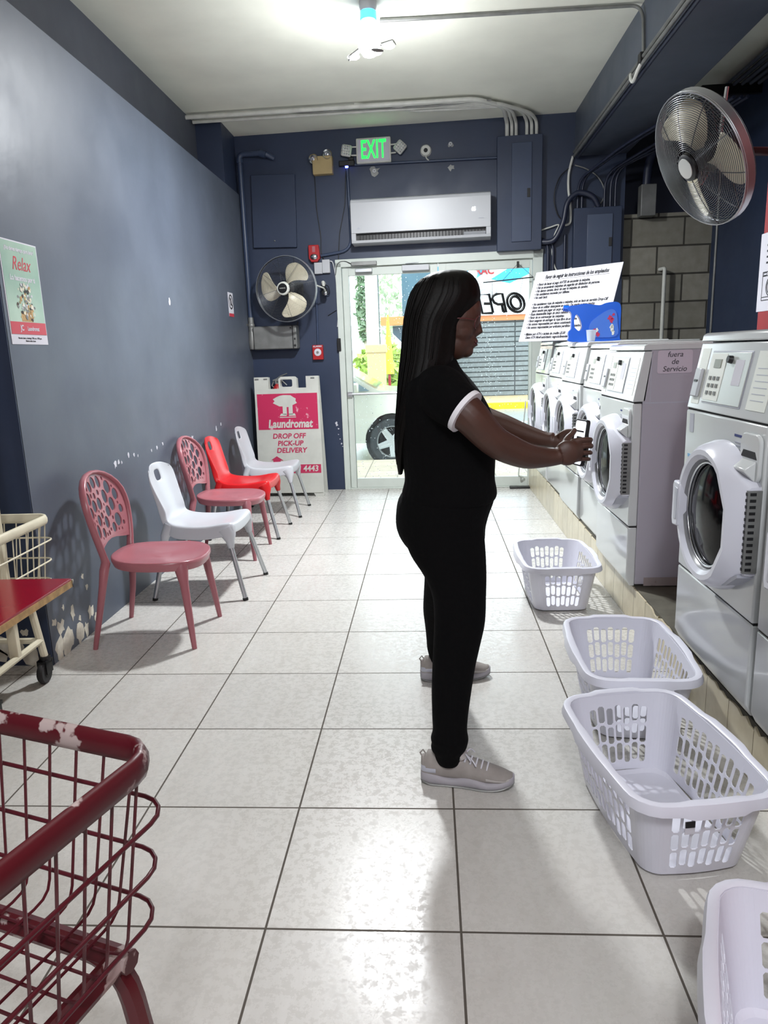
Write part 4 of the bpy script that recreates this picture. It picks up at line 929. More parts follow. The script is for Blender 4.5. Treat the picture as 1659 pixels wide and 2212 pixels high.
# ================================================================== CHAIRS
def pink_chair(label):
    t = thing('perforated_chair', label, 'chair')     # faces +x, origin at floor centre; feet at x -.255/.26, y +-.23
    # seat : superellipse slab, dished
    b = MB(); rings = []
    def out(sx, sy, cx, z, n=36, e=2.7):
        r = []
        for i in range(n):
            a = 2*PI*i/n; c, s_ = math.cos(a), math.sin(a)
            x = abs(c)**(2/e)*(1 if c > 0 else -1); y = abs(s_)**(2/e)*(1 if s_ > 0 else -1)
            wx = 1.0-.06*(1-x)/2
            lift = .014*max(0, -x)**2-.012*max(0, x)**4
            r.append((cx+x*sx, y*sy*wx, z+lift))
        return r
    rings = [out(.05, .05, .05, .435), out(.15, .14, .05, .437), out(.205, .195, .05, .444), out(.235, .222, .05, .452), out(.242, .229, .05, .447), out(.242, .229, .05, .43), out(.232, .219, .05, .402), out(.22, .207, .05, .402), out(.205, .192, .05, .43), out(.05, .05, .05, .427)]
    b.loft(rings); b.build('seat', 'pink', t, smooth=60)
    # backrest frame (border) + perforated panel, both mapped onto a curved leaning surface
    def bmap(x, z):     # x lateral, z height above seat 0..0.46
        u = z/.46; off = -.168-.015*u-.075*u*u-.012*math.sin(u*PI)
        bow = .045*(1-(x/.22)**2)*-.8
        return Vector((off+bow*(-1 if False else 1)*.9-.0+(x/.22)**2*.0, x, .44+z*.985))
    def halfw(u): return .155+.065*math.sin(min(1, u*1.25)*PI/2)
    border = []
    top = .43
    pts = []
    for i in range(9): u = i/9; pts.append((halfw(u*.75)*1.0, u*.27))
    w_ = pts[-1][0]; c = .28
    for i in range(13):
        a = PI*i/12; pts.append((w_*math.cos(a)*(1 if True else 0), c+.165*math.sin(a)))
    right = [p for p in pts[:9]]; full = right+pts[9:]+[(-p[0], p[1]) for p in reversed(right)]
    b = MB(); b.tube([bmap(x, z) for (x, z) in full], [(.020, .0115)]*len(full), 10, up=(1, 0, 0)); b.build('back_frame', 'pink', t, smooth=60)
    # panel outline, inset
    inner = [(x*.93, z*.985) for (x, z) in full if z > .06]
    inner = [(inner[0][0], .065)]+inner+[(-inner[0][0], .065)]
    arch = [(-inner[0][0]+.0, .06), (-.11, .075), (-.05, .088), (0, .092), (.05, .088), (.11, .075)]
    outline = inner+arch
    random.seed(21); holes = []; tries = 0
    def inside(x, z, m_):
        u = z
        if z < .105+m_: return False
        if z < .28: return abs(x) < halfw(z/.27*.75)*.93-m_-.012
        return (x/(w_*.93-m_-.01))**2+((z-.28)/(.16-m_-.01))**2 < 1
    for rad in (.031, .027, .023, .019, .015, .012, .009, .007):
        for k in range(500):
            x = random.uniform(-.2, .2); z = random.uniform(.1, .43); rx = rad*random.uniform(.75, .95); rz = rad*random.uniform(1.0, 1.25)
            if not inside(x, z, max(rx, rz)): continue
            if all(math.hypot((x-h[0])/(rx+h[2]+.006), (z-h[1])/(rz+h[3]+.006)) > 1 for h in holes): holes.append((x, z, rx, rz))
            if len(holes) > 80: break
    sp = [outline]+[[(h[0]+h[2]*math.cos(2*PI*i/14), h[1]+h[3]*math.sin(2*PI*i/14)) for i in range(14)] for h in holes]
    me = curve_mesh(sp, .004)
    bm = bmesh.new(); bm.from_mesh(me)
    for it in range(2):
        ed = [e for e in bm.edges if e.calc_length() > .05]
        if ed: bmesh.ops.subdivide_edges(bm, edges=ed, cuts=1)
    bmesh.ops.triangulate(bm, faces=bm.faces)
    for v in bm.verts:
        p = bmap(v.co.x, v.co.y); v.co = Vector((p.x-v.co.z*1.0, p.y, p.z))
    bm.to_mesh(me); bm.free(); me.materials.clear(); me.materials.append(M['pink']); finish(me, 40)
    o = bpy.data.objects.new('perforated_back', me); C.objects.link(o); o.parent = t
    # legs
    for s_ in (-1, 1):
        q0, q1, q2 = bmap(s_*halfw(.12), .05), bmap(s_*halfw(.05), .02), bmap(s_*halfw(0), 0); b = MB(); b.tube([q0, q1, q2, (-.190, s_*.170, .40), (-.198, s_*.186, .33), (-.222, s_*.21, .18), (-.258, s_*.228, 0)], [(.018, .0115), (.021, .0125), (.025, .014), (.026, .018), (.021, .017), (.017, .015), (.013, .011)], 10, up=(1, 0, 0)); b.build('leg', 'pink', t, smooth=60)
        b = MB(); b.tube([(.205, s_*.16, .425), (.215, s_*.178, .385), (.225, s_*.19, .33), (.245, s_*.212, .15), (.26, s_*.228, 0)], [(.04, .035), (.032, .026), (.023, .019), (.018, .016), (.013, .012)], 10, up=(1, 0, 0)); b.build('leg', 'pink', t, smooth=60)
    return t
def shell_chair(label, m):
    t = thing('moulded_chair', label, 'chair')     # faces +x; feet x -.28/.29, y +-.25
    # profile from back top (v=0) down to the seat and forward to the front lip
    prof = smoothpath([(-.30, .82), (-.285, .74), (-.255, .64), (-.225, .55), (-.20, .485), (-.15, .45), (-.06, .437), (.06, .437), (.16, .452), (.215, .455), (.235, .44)], 3)
    wid = smoothpath([(.15,), (.192,), (.182,), (.165,), (.168,), (.195,), (.205,), (.21,), (.215,), (.21,), (.2,)], 3)
    nv = len(prof); us = [-1.14, -1.06, -1, -.93, -.8, -.6, -.4, -.2, 0, .2, .4, .6, .8, .93, 1, 1.06, 1.14]
    vs = []
    for i, ((x, z), (w_,)) in enumerate(zip(prof, wid)):
        v = i/(nv-1); nx, nz = ((1, 0) if v < .4 else (0, 1))
        k = min(1, max(0, (v-.33)/.14))       # 0 on back, 1 on seat
        for u in us:
            a = min(1, abs(u)); sg = 1 if u > 0 else -1
            dish = a**2.2
            side = max(0, abs(u)-1)/.14*min(1, .12+max(0, v-.08)/.3)
            X = x+(1-k)*(.03*dish-.045*side); Z = z+k*(.018*dish-.075*side*(1 if v < .95 else .8)-(0.012 if abs(u) > .99 else 0))
            if v < .08: Z -= (.035*a**3+.03*side)*(1-v/.08)
            Y = sg*(w_*a+ .012*side)
            vs.append((X, Y, Z))
    nu = len(us); fs = []
    hole = {(i, j) for i in (2, 3) for j in (7, 8)}
    for i in range(nv-1):
        for j in range(nu-1):
            if (i, j) in hole: continue
            fs.append((i*nu+j, i*nu+j+1, (i+1)*nu+j+1, (i+1)*nu+j))
    # rolled top edge and front lip
    base = len(vs)
    for j in range(nu): p = vs[j]; vs.append((p[0]-.012, p[1], p[2]-.012))
    for j in range(nu-1): fs.append((j+1, j, base+j, base+j+1))
    base2 = len(vs)
    for j in range(nu): p = vs[(nv-1)*nu+j]; vs.append((p[0]+.004, p[1], p[2]-(.05 if abs(us[j]) < 1.01 else .01)))
    for j in range(nu-1): fs.append(((nv-1)*nu+j, (nv-1)*nu+j+1, base2+j+1, base2+j))
    b = MB(); b.add(vs, fs)
    b.build('shell', m, t, smooth=180, mods=[('SOLIDIFY', dict(thickness=.009, offset=-1)), ('SUBSURF', dict(levels=1, render_levels=2))])
    for s_ in (-1, 1):
        for fx in (0, 1):
            if fx: P = [(.185, s_*.182, .42), (.203, s_*.197, .385), (.208, s_*.203, .355), (.214, s_*.208, .315)]; ft = (.29, s_*.255, .012); r0 = [(.06, .05), (.042, .036), (.027, .025), (.019, .019)]
            else: P = [(-.17, s_*.165, .45), (-.2, s_*.185, .39), (-.21, s_*.19, .34)]; ft = (-.275, s_*.25, .012); r0 = [(.04, .032), (.028, .024), (.019, .019)]
            b = MB(); b.tube(P, r0, 12, up=(1, 0, 0)); b.build('leg_socket', m, t, smooth=80)
            b = MB(); b.tube([P[-1], ft], .0145, 12); lg = b.build('leg', 'alu', t, smooth=60)
            b = MB(); b.tube([(ft[0]-.001*(1 if fx else -1), ft[1], .016), (ft[0]+.002*(1 if fx else -1), ft[1]*1.002, 0)], .017, 12); b.build('foot_cap', 'black', lg)
    return t
def at(t, x, y, rz=0): t.location = (x, y, 0); t.rotation_euler = (0, 0, rz); return t
c = at(pink_chair('dusty pink chair with pebble holes, nearest in the row by the left wall'), -1.47, 3.563)
c['group'] = 'chairs along the left wall'
dup(c, (-1.525, 5.145, 0), -.03, 'dusty pink chair with pebble holes, standing between the white and the red chair')
w1 = at(shell_chair('white plastic chair right behind the nearest pink chair', 'chair_white'), -1.415, 4.325, -.02); w1['group'] = 'chairs along the left wall'
dup(w1, (-1.475, 6.55, 0), 0, 'white plastic chair at the far end of the row, in front of the sidewalk sign')
r1 = at(shell_chair('bright red plastic chair standing between the second pink chair and the far white one', 'red_plastic'), -1.515, 5.77); r1['group'] = 'chairs along the left wall'

# ================================================================== WASHERS
def washer(label, dcx=.085):
    t = thing('front_load_washer', label, 'washing machine', group='front loading washers on the kerb')
    Wd, H, D = .339, 1.22, .76
    # cabinet sides/back/top behind the front skin
    b = MB(); b.prism([(.045, .008), (D, .008), (D, 1.19), (.08, 1.19), (.046, .945)], -Wd, Wd, 'YZ'); cb = b.build('cabinet', 'washer_side', t, bevel=.004)
    b = MB()
    for s_ in (-1, 1): b.b2((s_*Wd-.0008 if s_ > 0 else -Wd-.0008, .05, .936), (s_*Wd+.0008, D-.01, .942)); b.b2((s_*Wd-.0008, .345, .06), (s_*Wd+.0008, .348, .9)); b.b2((s_*Wd-.0008, .08, .945), (s_*Wd+.0008, .083, 1.18))
    b.build('side_seam', 'handle_grey', cb, smooth=0)
    b = MB()
    for s_ in (-1, 1): b.b2((s_*(Wd-.001)-.003, .09, .0), (s_*(Wd-.001)+.002, D, .045))
    b.build('foot_rail', 'rust' if False else mat('rusty rail', '#8f8482', .7, col2='#5a3a34', vscale=12, thr=(.55, .7)), cb, smooth=0)
    b = MB(); b.prism([(0, .04), (.02, 0), (.045, 0), (.045, .312), (0, .312)], -Wd, Wd, 'YZ'); b.build('kick_panel', 'washer', t, bevel=.006)
    b = MB(); b.b2((-Wd, 0, .318), (Wd, .045, .938)); b.build('front_panel', 'washer', t, bevel=.006)
    b = MB(); b.b2((-Wd+.002, .006, .3), (Wd-.002, .044, .33)); b.build('panel_gap', 'seam', t, smooth=0)
    b = MB(); b.b2((-Wd+.002, .006, .93), (Wd-.002, .044, .95)); b.build('panel_gap', 'seam', t, smooth=0)
    # control housing (slanted)
    b = MB(); b.prism([(.0, .945), (.06, .945), (.09, 1.185), (.045, 1.185)], -Wd, Wd, 'YZ'); ch = b.build('control_housing', 'washer', t, bevel=.004)
    b = MB(); b.prism([(.041, 1.19), (.78, 1.19), (.78, 1.215), (.06, 1.222), (.046, 1.215)], -Wd, Wd, 'YZ'); b.build('top_lid', 'washer', t, bevel=.005)
    S = Matrix.Translation((0, 0, .945)) @ Matrix.Rotation(-math.atan2(.045, .24), 4, 'X')      # local z up the slope, -y outward
    def plate(name, m, x0, x1, z0, z1, d0, d1, par=ch, bev=.002):
        b = MB(); b.b2((x0, -d1, z0), (x1, -d0, z1), S); return b.build(name, m, par, bevel=bev)
    plate('side_label', 'ctl_light', -.31, -.235, .02, .225, 0, .0015)
    rd = plate('card_reader', 'white_plastic', -.305, -.245, .045, .15, .0015, .014, bev=.004)
    b = MB(); b.b2((-.29, -.0165, .1), (-.26, -.0138, .108), S); b.build('card_slot', 'black', rd, smooth=0)
    plate('frame', 'handle_grey', -.205, .125, .028, .215, 0, .002)
    cp = plate('control_plate', 'ctl', -.2, .12, .033, .21, .002, .005)
    plate('keypad_plate', 'ctl_light', -.195, -.06, .04, .205, .005, .0065, cp)
    plate('display', 'lcd', -.155, -.095, .155, .185, .0065, .0085, cp, 0)
    b = MB()
    for i in range(3):
        for j in range(3): b.b2((-.172+.035*i, -.0095, .06+.026*j), (-.155+.035*i, -.0065, .073+.026*j), S)
    b.build('keys', 'steel_dull', cp, smooth=0)
    b = MB(); b.cyl(tuple(S @ Vector((-.02, -.005, .185))), tuple(S @ Vector((-.02, -.02, .185))), .014, .012, 14); b.build('lock', 'black', cp)
    plate('instruction_label', 'paper', .02, .085, .1, .185, .005, .006, cp, 0)
    plate('program_label', 'ctl_light', .165, .3, .03, .215, 0, .0015)
    b = MB()
    for i in range(6): b.b2((.185, -.0022, .06+.02*i), (.275, -.0015, .0625+.02*i), S)
    b.build('program_print', 'handle_grey', ch, smooth=0)
    # stickers on the front panel
    b = MB(); b.b2((.115, -.0012, .885), (.205, 0, .893)); b.build('blue_sticker', 'navy_ink', t, smooth=0)
    b = MB()
    for i in range(7): b.b2((.12, -.0012, .80+.011*i), (.2-.01*(i % 2), 0, .8035+.011*i))
    b.build('sticker_print', 'handle_grey', t, smooth=0)
    b = MB(); b.b2((-.3, -.001, .76), (-.235, 0, .772)); b.build('light_blue_sticker', 'blue_label', t, smooth=0)
    # detergent drawer scoop
    dz = .835; dx = .262
    b = MB(); b.prism([(x+dx, z+dz) for (x, z) in rrect(.135, .15, .03, 4)], -.014, .0); dw = b.build('detergent_drawer', 'washer', t, bevel=.004)
    b = MB(); b.prism([(dx-.055, dz+.0), (dx+.055, dz+.0), (dx+.04, dz+.022), (dx-.04, dz+.022)], -.0152, -.0135); b.build('drawer_grip', 'seam', dw, smooth=0)
    b = MB(); b.prism([(-.014, dz-.07), (-.05, dz-.035), (-.05, dz-.028), (-.014, dz-.005)], dx-.055, dx+.055, 'YZ'); b.build('drawer_lip', 'washer', dw, bevel=.003)
    # door
    cx, cz, R = dcx, .615, .25
    hx, hz = .335, .13
    def outline(r, hxx, hzz, n=30, a0=52):
        a0 = math.radians(a0); P = [(cx+r*math.cos(a), cz+r*math.sin(a)) for a in [a0+(2*PI-2*a0)*i/n for i in range(n+1)]]
        return P+[(hxx, cz-hzz), (hxx, cz+hzz)]
    def ring3(r, y, hxx, hzz, yh):
        P = outline(r, hxx, hzz); res = []
        for (x, z) in P:
            k = max(0, (x-cx-.12)/(hxx-cx-.12)); res.append((x, y+(yh-y)*k**1.3, z))
        return res
    def circ(r, y, n=33):
        a0 = math.radians(52); A = [a0+(2*PI-2*a0)*i/30 for i in range(31)]+[2*PI-a0+(2*a0)/3, 2*PI-a0+2*(2*a0)/3]
        return [(cx+r*math.cos(a), y, cz+r*math.sin(a)) for a in A]
    b = MB(); b.loft([ring3(.235, -.0, hx, hz+.01, 0), ring3(.254, -.012, hx, hz+.01, -.008), ring3(.254, -.028, hx, hz+.008, -.03), ring3(.24, -.07, hx-.004, hz, -.04), circ(.222, -.088), circ(.205, -.088), circ(.19, -.075)], caps=False)
    dr_ = b.build('door', 'door_white', t, smooth=38)
    b = MB(); b.loft([circ(.19, -.075), circ(.183, -.06), circ(.17, -.05)], caps=False); b.build('door_gasket', 'grey_ring', dr_, smooth=60)
    mt = Matrix.Translation((cx, 0, cz)) @ Matrix.Rotation(PI/2, 4, 'X')
    b = MB(); b.lathe([(.185, .05), (.165, .056), (.12, .068), (.06, .074), (0, .076)], 40, mt); b.build('door_glass', 'glass_dark', dr_, smooth=180)
    b = MB(); b.tube([(cx+.178*math.cos(2*PI*i/40), -.062, cz+.178*math.sin(2*PI*i/40)) for i in range(40)], .005, 8, closed=True, up=(0, 1, 0)); b.build('chrome_ring', 'chrome', dr_, smooth=180)
    # handle block on the far side
    b = MB(); b.prism([(cx-.250, cz-.065), (cx-.24, cz-.09), (cx-.19, cz-.085), (cx-.18, cz), (cx-.19, cz+.075), (cx-.24, cz+.08), (cx-.250, cz+.065)], -.096, -.03); hd = b.build('door_handle', 'door_white', dr_, bevel=.006)
    b = MB(); b.prism([(cx-.222, cz-.065), (cx-.197, cz-.06), (cx-.193, cz+.055), (cx-.222, cz+.06)], -.098, -.094); b.build('handle_recess', 'handle_grey', hd, bevel=.004)
    # hinge strip with teeth
    b = MB(); b.b2((hx-.004, -.042, cz-hz), (hx+.008, 0, cz+hz)); hg = b.build('hinge', 'steel_dull', t, smooth=0)
    b = MB()
    for i in range(13): z = cz-hz+.012+i*.0198; b.b2((hx+.006, -.036, z-.0045), (hx+.0095, -.018, z+.0045)); b.b2((hx-.01, -.0435, z-.0045), (hx+.002, -.040, z+.0045))
    b.build('hinge_knuckles', 'black', hg, smooth=0)
    b = MB(); b.prism([(cx+.06, cz-.236), (cx+.16, cz-.2), (cx+.24, cz-.15), (cx+.24, cz-.14), (cx+.16, cz-.18), (cx+.06, cz-.215)], -.05, -.0); b.build('under_door_shade_strip', 'handle_grey', t)  # grey strip added for the shade below the door
    return t
WR = -PI/2
wl = {0: 'white washer nearest the camera at the right edge of the photo, mostly cut off', 1: 'large white washer in the right foreground, nearest full machine, before the dark gap',
      2: 'white washer with a handwritten paper on its exposed lilac grey side', 3: 'white washer second in the back row, next past the one with the paper note', 4: 'white washer third in the back row, in the middle of the five',
      5: 'white washer fourth in the back row, second nearest the door', 6: 'white washer at the far end of the row, nearest the glass door'}
W0 = washer(wl[1]); W0.location = (1.0, 2.525, .243); W0.rotation_euler = (0, 0, WR)
WN = washer(wl[0], .125); WN.location = (1.0, 1.81, .243); WN.rotation_euler = (0, 0, WR)
W2 = dup(W0, (1.0, 3.945, .212), WR, wl[2])
for k, (x, y, z) in {3: (1.045, 4.64, .224), 4: (1.025, 5.33, .24), 5: (1.04, 6.01, .252), 6: (1.027, 6.70, .264)}.items(): dup(W0, (x, y, z), WR, wl[k])
# small feet so the machines stand on the kerb
for (x, y, z) in ((1.0, 2.525, .243), (1.0, 1.81, .243), (1.0, 3.945, .212), (1.045, 4.64, .224), (1.025, 5.33, .24), (1.04, 6.01, .252), (1.027, 6.70, .264)):
    pass
for o_ in [o for o in bpy.data.objects if o.name.startswith('front_load_washer')]:
    b = MB(); zt = o_.location.z
    kk = kz(o_.location.y)
    for sx in (-.29, .29):
        for sy in (.1, .68): b.cyl((sx, sy, kk-zt-.003), (sx, sy, .012), .022, seg=10)
    b.build('levelling_feet', 'black', o_)
# paper note on the side of the third washer
t = thing('paper_note', 'handwritten fuera de servicio note taped to the side of a washer', 'note', (1.19, 3.6045, 1.345), 0)
b = MB(); b.prism(rrect(.165, .11, .012, 3), -.0012, 0); b.build('sheet', mat('lilac paper', '#bdb4c0', .6), t, smooth=0)
text('handwriting', 'fuera\nde\nServicio', .036, 'ink', t, (0, -.0018, .0), shear=.2, line=.95, depth=.0003)
t = thing('qr_sticker', 'small grey sticker at the top left of the nearest full washer front', 'sticker', (.9995, 2.80, 1.135), WR)
b = MB(); b.b2((-.02, -.0012, -.035), (.02, 0, .035)); b.build('label', 'handle_grey', t, smooth=0)

# ================================================================== LAUNDRY BASKETS
def basket(label, name='laundry_basket'):
    t = thing(name, label, 'laundry basket', group='white laundry baskets beside the washers')
    H = .265; TOP = (.188, .296, .07); BOT = (.145, .245, .055)    # half x, half y, corner radius
    def P(side, s_, v):        # side 0:+x 1:+y 2:-x 3:-y, s in -1..1 along straight part
        hx = BOT[0]+(TOP[0]-BOT[0])*v; hy = BOT[1]+(TOP[1]-BOT[1])*v; r = BOT[2]+(TOP[2]-BOT[2])*v; z = .012+v*(H-.012)
        bow = .012*(1-s_*s_)
        if side == 0: return (hx+bow*.8, s_*(hy-r), z)
        if side == 1: return (-s_*(hx-r), hy+bow*.5, z)
        if side == 2: return (-hx-bow*.8, -s_*(hy-r), z)
        return (s_*(hx-r), -hy-bow*.5, z)
    def corner(q, a, v):      # q corner index: 0 (+x+y) 1 (-x+y) 2 3
        hx = BOT[0]+(TOP[0]-BOT[0])*v; hy = BOT[1]+(TOP[1]-BOT[1])*v; r = BOT[2]+(TOP[2]-BOT[2])*v; z = .012+v*(H-.012)
        sx, sy = ((1, 1), (-1, 1), (-1, -1), (1, -1))[q]; ang = q*PI/2+a*PI/2
        return (sx*(hx-r)+r*math.cos(ang), sy*(hy-r)+r*math.sin(ang), z)
    b = MB()
    def patch(F, u0, u1, v0, v1):
        b.add([F(u0, v0), F(u1, v0), F(u1, v1), F(u0, v1)], [(0, 1, 2, 3)])
    def cell(F, u0, u1, v0, v1, mu, mv):       # a cell with a rounded slot in it
        a0, a1, c0, c1 = u0+mu, u1-mu, v0+mv, v1-mv; cu = (a1-a0)*.24; cv = (c1-c0)*.11
        inn = [(a0+cu, c0), (a1-cu, c0), (a1, c0+cv), (a1, c1-cv), (a1-cu, c1), (a0+cu, c1), (a0, c1-cv), (a0, c0+cv)]
        ou = [(a0+cu, v0), (a1-cu, v0), (u1, c0+cv), (u1, c1-cv), (a1-cu, v1), (a0+cu, v1), (u0, c1-cv), (u0, c0+cv)]
        co = [(u1, v0), (u1, v1), (u0, v1), (u0, v0)]
        vs = [F(*p) for p in inn+ou+co]
        fs = [(8, 9, 1, 0), (10, 11, 3, 2), (12, 13, 5, 4), (14, 15, 7, 6), (9, 16, 10, 2, 1), (11, 17, 12, 4, 3), (13, 18, 14, 6, 5), (15, 19, 8, 0, 7)]
        b.add(vs, fs)
    for side in range(4):
        F = lambda u, v, sd=side: P(sd, u, v)
        n = 11 if side in (0, 2) else 7
        m0 = .94
        patch(F, -1, -m0, 0, 1); patch(F, m0, 1, 0, 1)
        cw = 2*m0/n
        for k in range(n):
            u0 = -m0+k*cw; u1 = u0+cw; off = .035 if k % 2 else 0
            lo, hi = .08+off, .84+off; rh = (hi-lo)/3
            patch(F, u0, u1, 0, lo)
            for q in range(3): cell(F, u0, u1, lo+q*rh, lo+(q+1)*rh, cw*.12, .015)
            patch(F, u0, u1, hi, 1)
    for q in range(4):
        b.loft([[corner(q, k/10, 0) for k in range(11)], [corner(q, k/10, 1) for k in range(11)]], caps=False, closed_u=False)
    # floor of the basket
    ring = []
    ringi = []
    for q in range(4):
        for k in range(6): c_ = corner(q, k/5, 0); ring.append(c_); ringi.append((c_[0]*.93, c_[1]*.93, .004))
    n = len(ring); b.add(ring+ringi, [(k, (k+1) % n, n+(k+1) % n, n+k) for k in range(n)]+[tuple(n+k for k in range(n))])
    b.build('slotted_body', 'basket', t, smooth=0, merge=False, mods=[('SOLIDIFY', dict(thickness=.0035, offset=0))])
    # rim: folded lip that swells into hand grips on the ends
    path = []
    for q in range(4):
        for k in range(6): path.append(corner(q, k/5, 1.0))
        nxt = (q+1) % 4
        m_ = 9
        A = Vector(corner(q, 1, 1)); B = Vector(corner(nxt, 0, 1))
        sd = (1, 2, 3, 0)[q]
        for k in range(1, m_):
            s_ = -1+2*k/m_; path.append(P(sd, s_, 1.0))
    n = len(path); rings = []
    for i, p in enumerate(path):
        p = Vector(p); nx = Vector(path[(i+1) % n])-Vector(path[i-1]); nx.z = 0; nx.normalize(); out = Vector((nx.y, -nx.x, 0))
        if out.dot(Vector((p.x, p.y, 0))) < 0: out = -out
        grip = 1 if (abs(p.x) < .085 and abs(p.y) > .2) or (abs(p.y) < .10 and abs(p.x) > .15) else 0
        e = .005*grip
        rings.append([p+Vector((0, 0, -.006)), p+Vector((0, 0, .004+e)), p+out*.008+Vector((0, 0, .009+e)), p+out*(.022+e)+Vector((0, 0, .005+e)), p+out*(.027+e*1.3)+Vector((0, 0, -.010)), p+out*(.028+e*1.3)+Vector((0, 0, -.023-e)), p+out*(.023+e)+Vector((0, 0, -.023-e)), p+out*(.02+e)+Vector((0, 0, -.006)), p+out*.004+Vector((0, 0, -.002))])
    rings.append(rings[0]); b = MB(); b.loft(rings, caps=False); b.build('rim', 'basket', t, smooth=50)
    return t
B3 = basket('large white laundry basket in the right foreground, turned, with a small label on its end'); B3.location = (.672, 2.0, .0); B3.rotation_euler = (0, 0, .16)
B3.scale = (1, 1, 1)
B2_ = dup(B3, (.765, 2.705, 0), -.03, 'white slotted laundry basket standing just behind the big turned one'); B1_ = dup(B3, (.715, 4.05, 0), 0, 'white slotted laundry basket standing alone furthest down the aisle by the washers')
B4_ = dup(B3, (.70, 1.07, 0), -.33, 'white laundry basket cut off by the bottom right corner of the photo')
t = B3; b = MB(); b.box((-.02-.035, -.2805, .185), (.028, .002, .038)); b.box((-.055, -.281, .178), (.026, .0022, .016)); lb = b.build('label', 'paper', t, smooth=0)
lb.location = (.0, -.012, 0)
b = MB(); b.box((-.055, -.2945, .196), (.026, .0022, .018)); b.build('label_print', 'ink', lb, smooth=0, loc=(0, .012, 0))

# ================================================================== INSTRUCTION BOARD, JUG, CUPS
P0 = Vector((.785, 6.40, 1.490)); P1 = Vector((1.36, 5.78, 1.478)); ex = (P1-P0); bw = ex.length; ex.normalize()
nrm = Vector((-ex.y*-1, ex.x*-1, 0)); nrm = Vector((ex.y, -ex.x, 0)).normalized()     # faces the aisle and camera
tilt = .37; upv = (Vector((0, 0, 1))*math.cos(tilt)-nrm*math.sin(tilt)); ez = ex.cross(upv); 
t = thing('instruction_board', 'white board of Spanish instructions standing on the washers behind the blue jug', 'sign')
m4 = Matrix.Identity(4)
by_ = -(ex.cross(upv)).normalized()    # local y (into the board)
nn_ = upv.cross(ex).normalized()
for i in range(3): m4[i][0] = ex[i]; m4[i][1] = (upv.cross(ex))[i]; m4[i][2] = upv[i]; m4[i][3] = P0[i]
t.matrix_world = m4
bh = .62
b = MB(); b.b2((0, 0, 0), (bw, .006, bh)); bd = b.build('board', 'paper', t, smooth=0)
lines = ['Favor de hacer el pago ANTES de encender la máquina.', 'No se encenderán máquinas sin pagarlas sin distinción de persona.', 'No damos cambio, favor de usar la máquina de cambio.', 'No cambiamos monedas por billetes.', 'No cash back.', None,
         'No cambiamos ropa de máquina a máquina, solo se hace en servicio Drop-Off', 'Favor de no utilizar detergente en polvo. De usarlo y crear mucho', '    jabón tendrá que pagar un cargo adicional.', 'Ropa desatendida luego de cinco minutos será removida.', 'Favor de no sobrecargar las máquinas.', 'Favor asegurar de entregar la ropa libre de artículos.', 'No somos responsables por daños ocasionados.', 'No somos responsables por artículos perdidos o dañados.', None, 'Mínimo por ATH o tarjeta de crédito $5.00', 'Único ATH Móvil autorizado: negocio/lavandería']
text('heading', 'Favor de seguir las instrucciones de los empleados', .046, 'ink', bd, (bw/2, -.001, bh-.055), sx=.66, bold=.0018, shear=.2, depth=.0004)
b = MB(); b.b2((.1, -.001, bh-.083), (bw-.1, 0, bh-.081)); b.build('heading_rule', 'ink', bd, smooth=0)
for i, ln in enumerate(lines):
    if ln is None: continue
    z = bh-.115-i*.0295
    text('text_line', ('• ' if not ln.startswith('    ') and i != 16 else '   ')+ln.strip(), .031, 'ink', bd, (.045, -.001, z), sx=.74, bold=.0014, shear=.2, align='LEFT', depth=.0004)

t = thing('detergent_jug', 'big blue detergent jug lying on its side on top of the washers', 'jug', (1.20, 5.42, 1.466), -.12)
# outline in XZ: handle hole at left, square body right
ol = smoothpath([(-.175, .03), (-.15, .0), (.16, 0), (.178, .02), (.18, .15), (.178, .235), (.15, .265), (.08, .262), (.03, .248), (-.06, .262), (-.13, .255), (-.175, .25), (-.187, .225), (-.16, .20), (-.158, .12), (-.16, .09), (-.178, .07), (-.175, .03)], 4)
hole = smoothpath([(-.135, .1), (-.105, .075), (-.085, .1), (-.1, .16), (-.125, .19), (-.14, .15), (-.135, .1)], 4)
me = curve_mesh([[(p[0], p[1]) for p in ol[:-1]], [(p[0], p[1]) for p in hole[:-1]]], .055); me.transform(Matrix.Rotation(PI/2, 4, 'X')); me.materials.clear(); me.materials.append(M['blue_jug']); finish(me, 40)
o = bpy.data.objects.new('jug_body', me); C.objects.link(o); o.parent = t; bv = o.modifiers.new('bevel', 'BEVEL'); bv.width = .016; bv.segments = 3; bv.limit_method = 'ANGLE'; bv.angle_limit = .9
b = MB(); b.cyl((-.175, 0, .235), (-.215, 0, .24), .022, .02, 14); b.build('cap', 'blue_jug', t)
b = MB(); b.prism(smoothpath([(-.04, .03), (.15, .03), (.16, .12), (.145, .2), (.1, .215), (.02, .17), (-.03, .12), (-.04, .03)], 4)[:-1], -.058, -.0545); lb = b.build('label', mat('jug label violet blue', '#3a6cc8', .3), t, smooth=0)
b = MB(); random.seed(6)
for (x, z, r) in ((-.0, .07, .022), (-.02, .05, .018), (.02, .05, .02), (.11, .16, .02), (.12, .14, .016), (.13, .18, .012)): b.prism(blob(x, z, r, 9), -.0588, -.058)
b.build('label_flowers', 'magenta', lb, smooth=0)
b = MB()
for (x, z, r) in ((.12, .1, .014), (.125, .08, .018), (.13, .06, .012), (.02, .075, .01)): b.prism(blob(x, z, r, 9, sq=1.6), -.0592, -.058)
b.build('label_highlights', 'ctl_light', lb, smooth=0)
t = thing('plastic_cup', 'small clear plastic measuring cup standing in front of the blue jug', 'cup', (1.155, 5.28, 1.463))
M['cup'] = mat('frosted cup', '#c9d4e0', .2, alpha=.55)
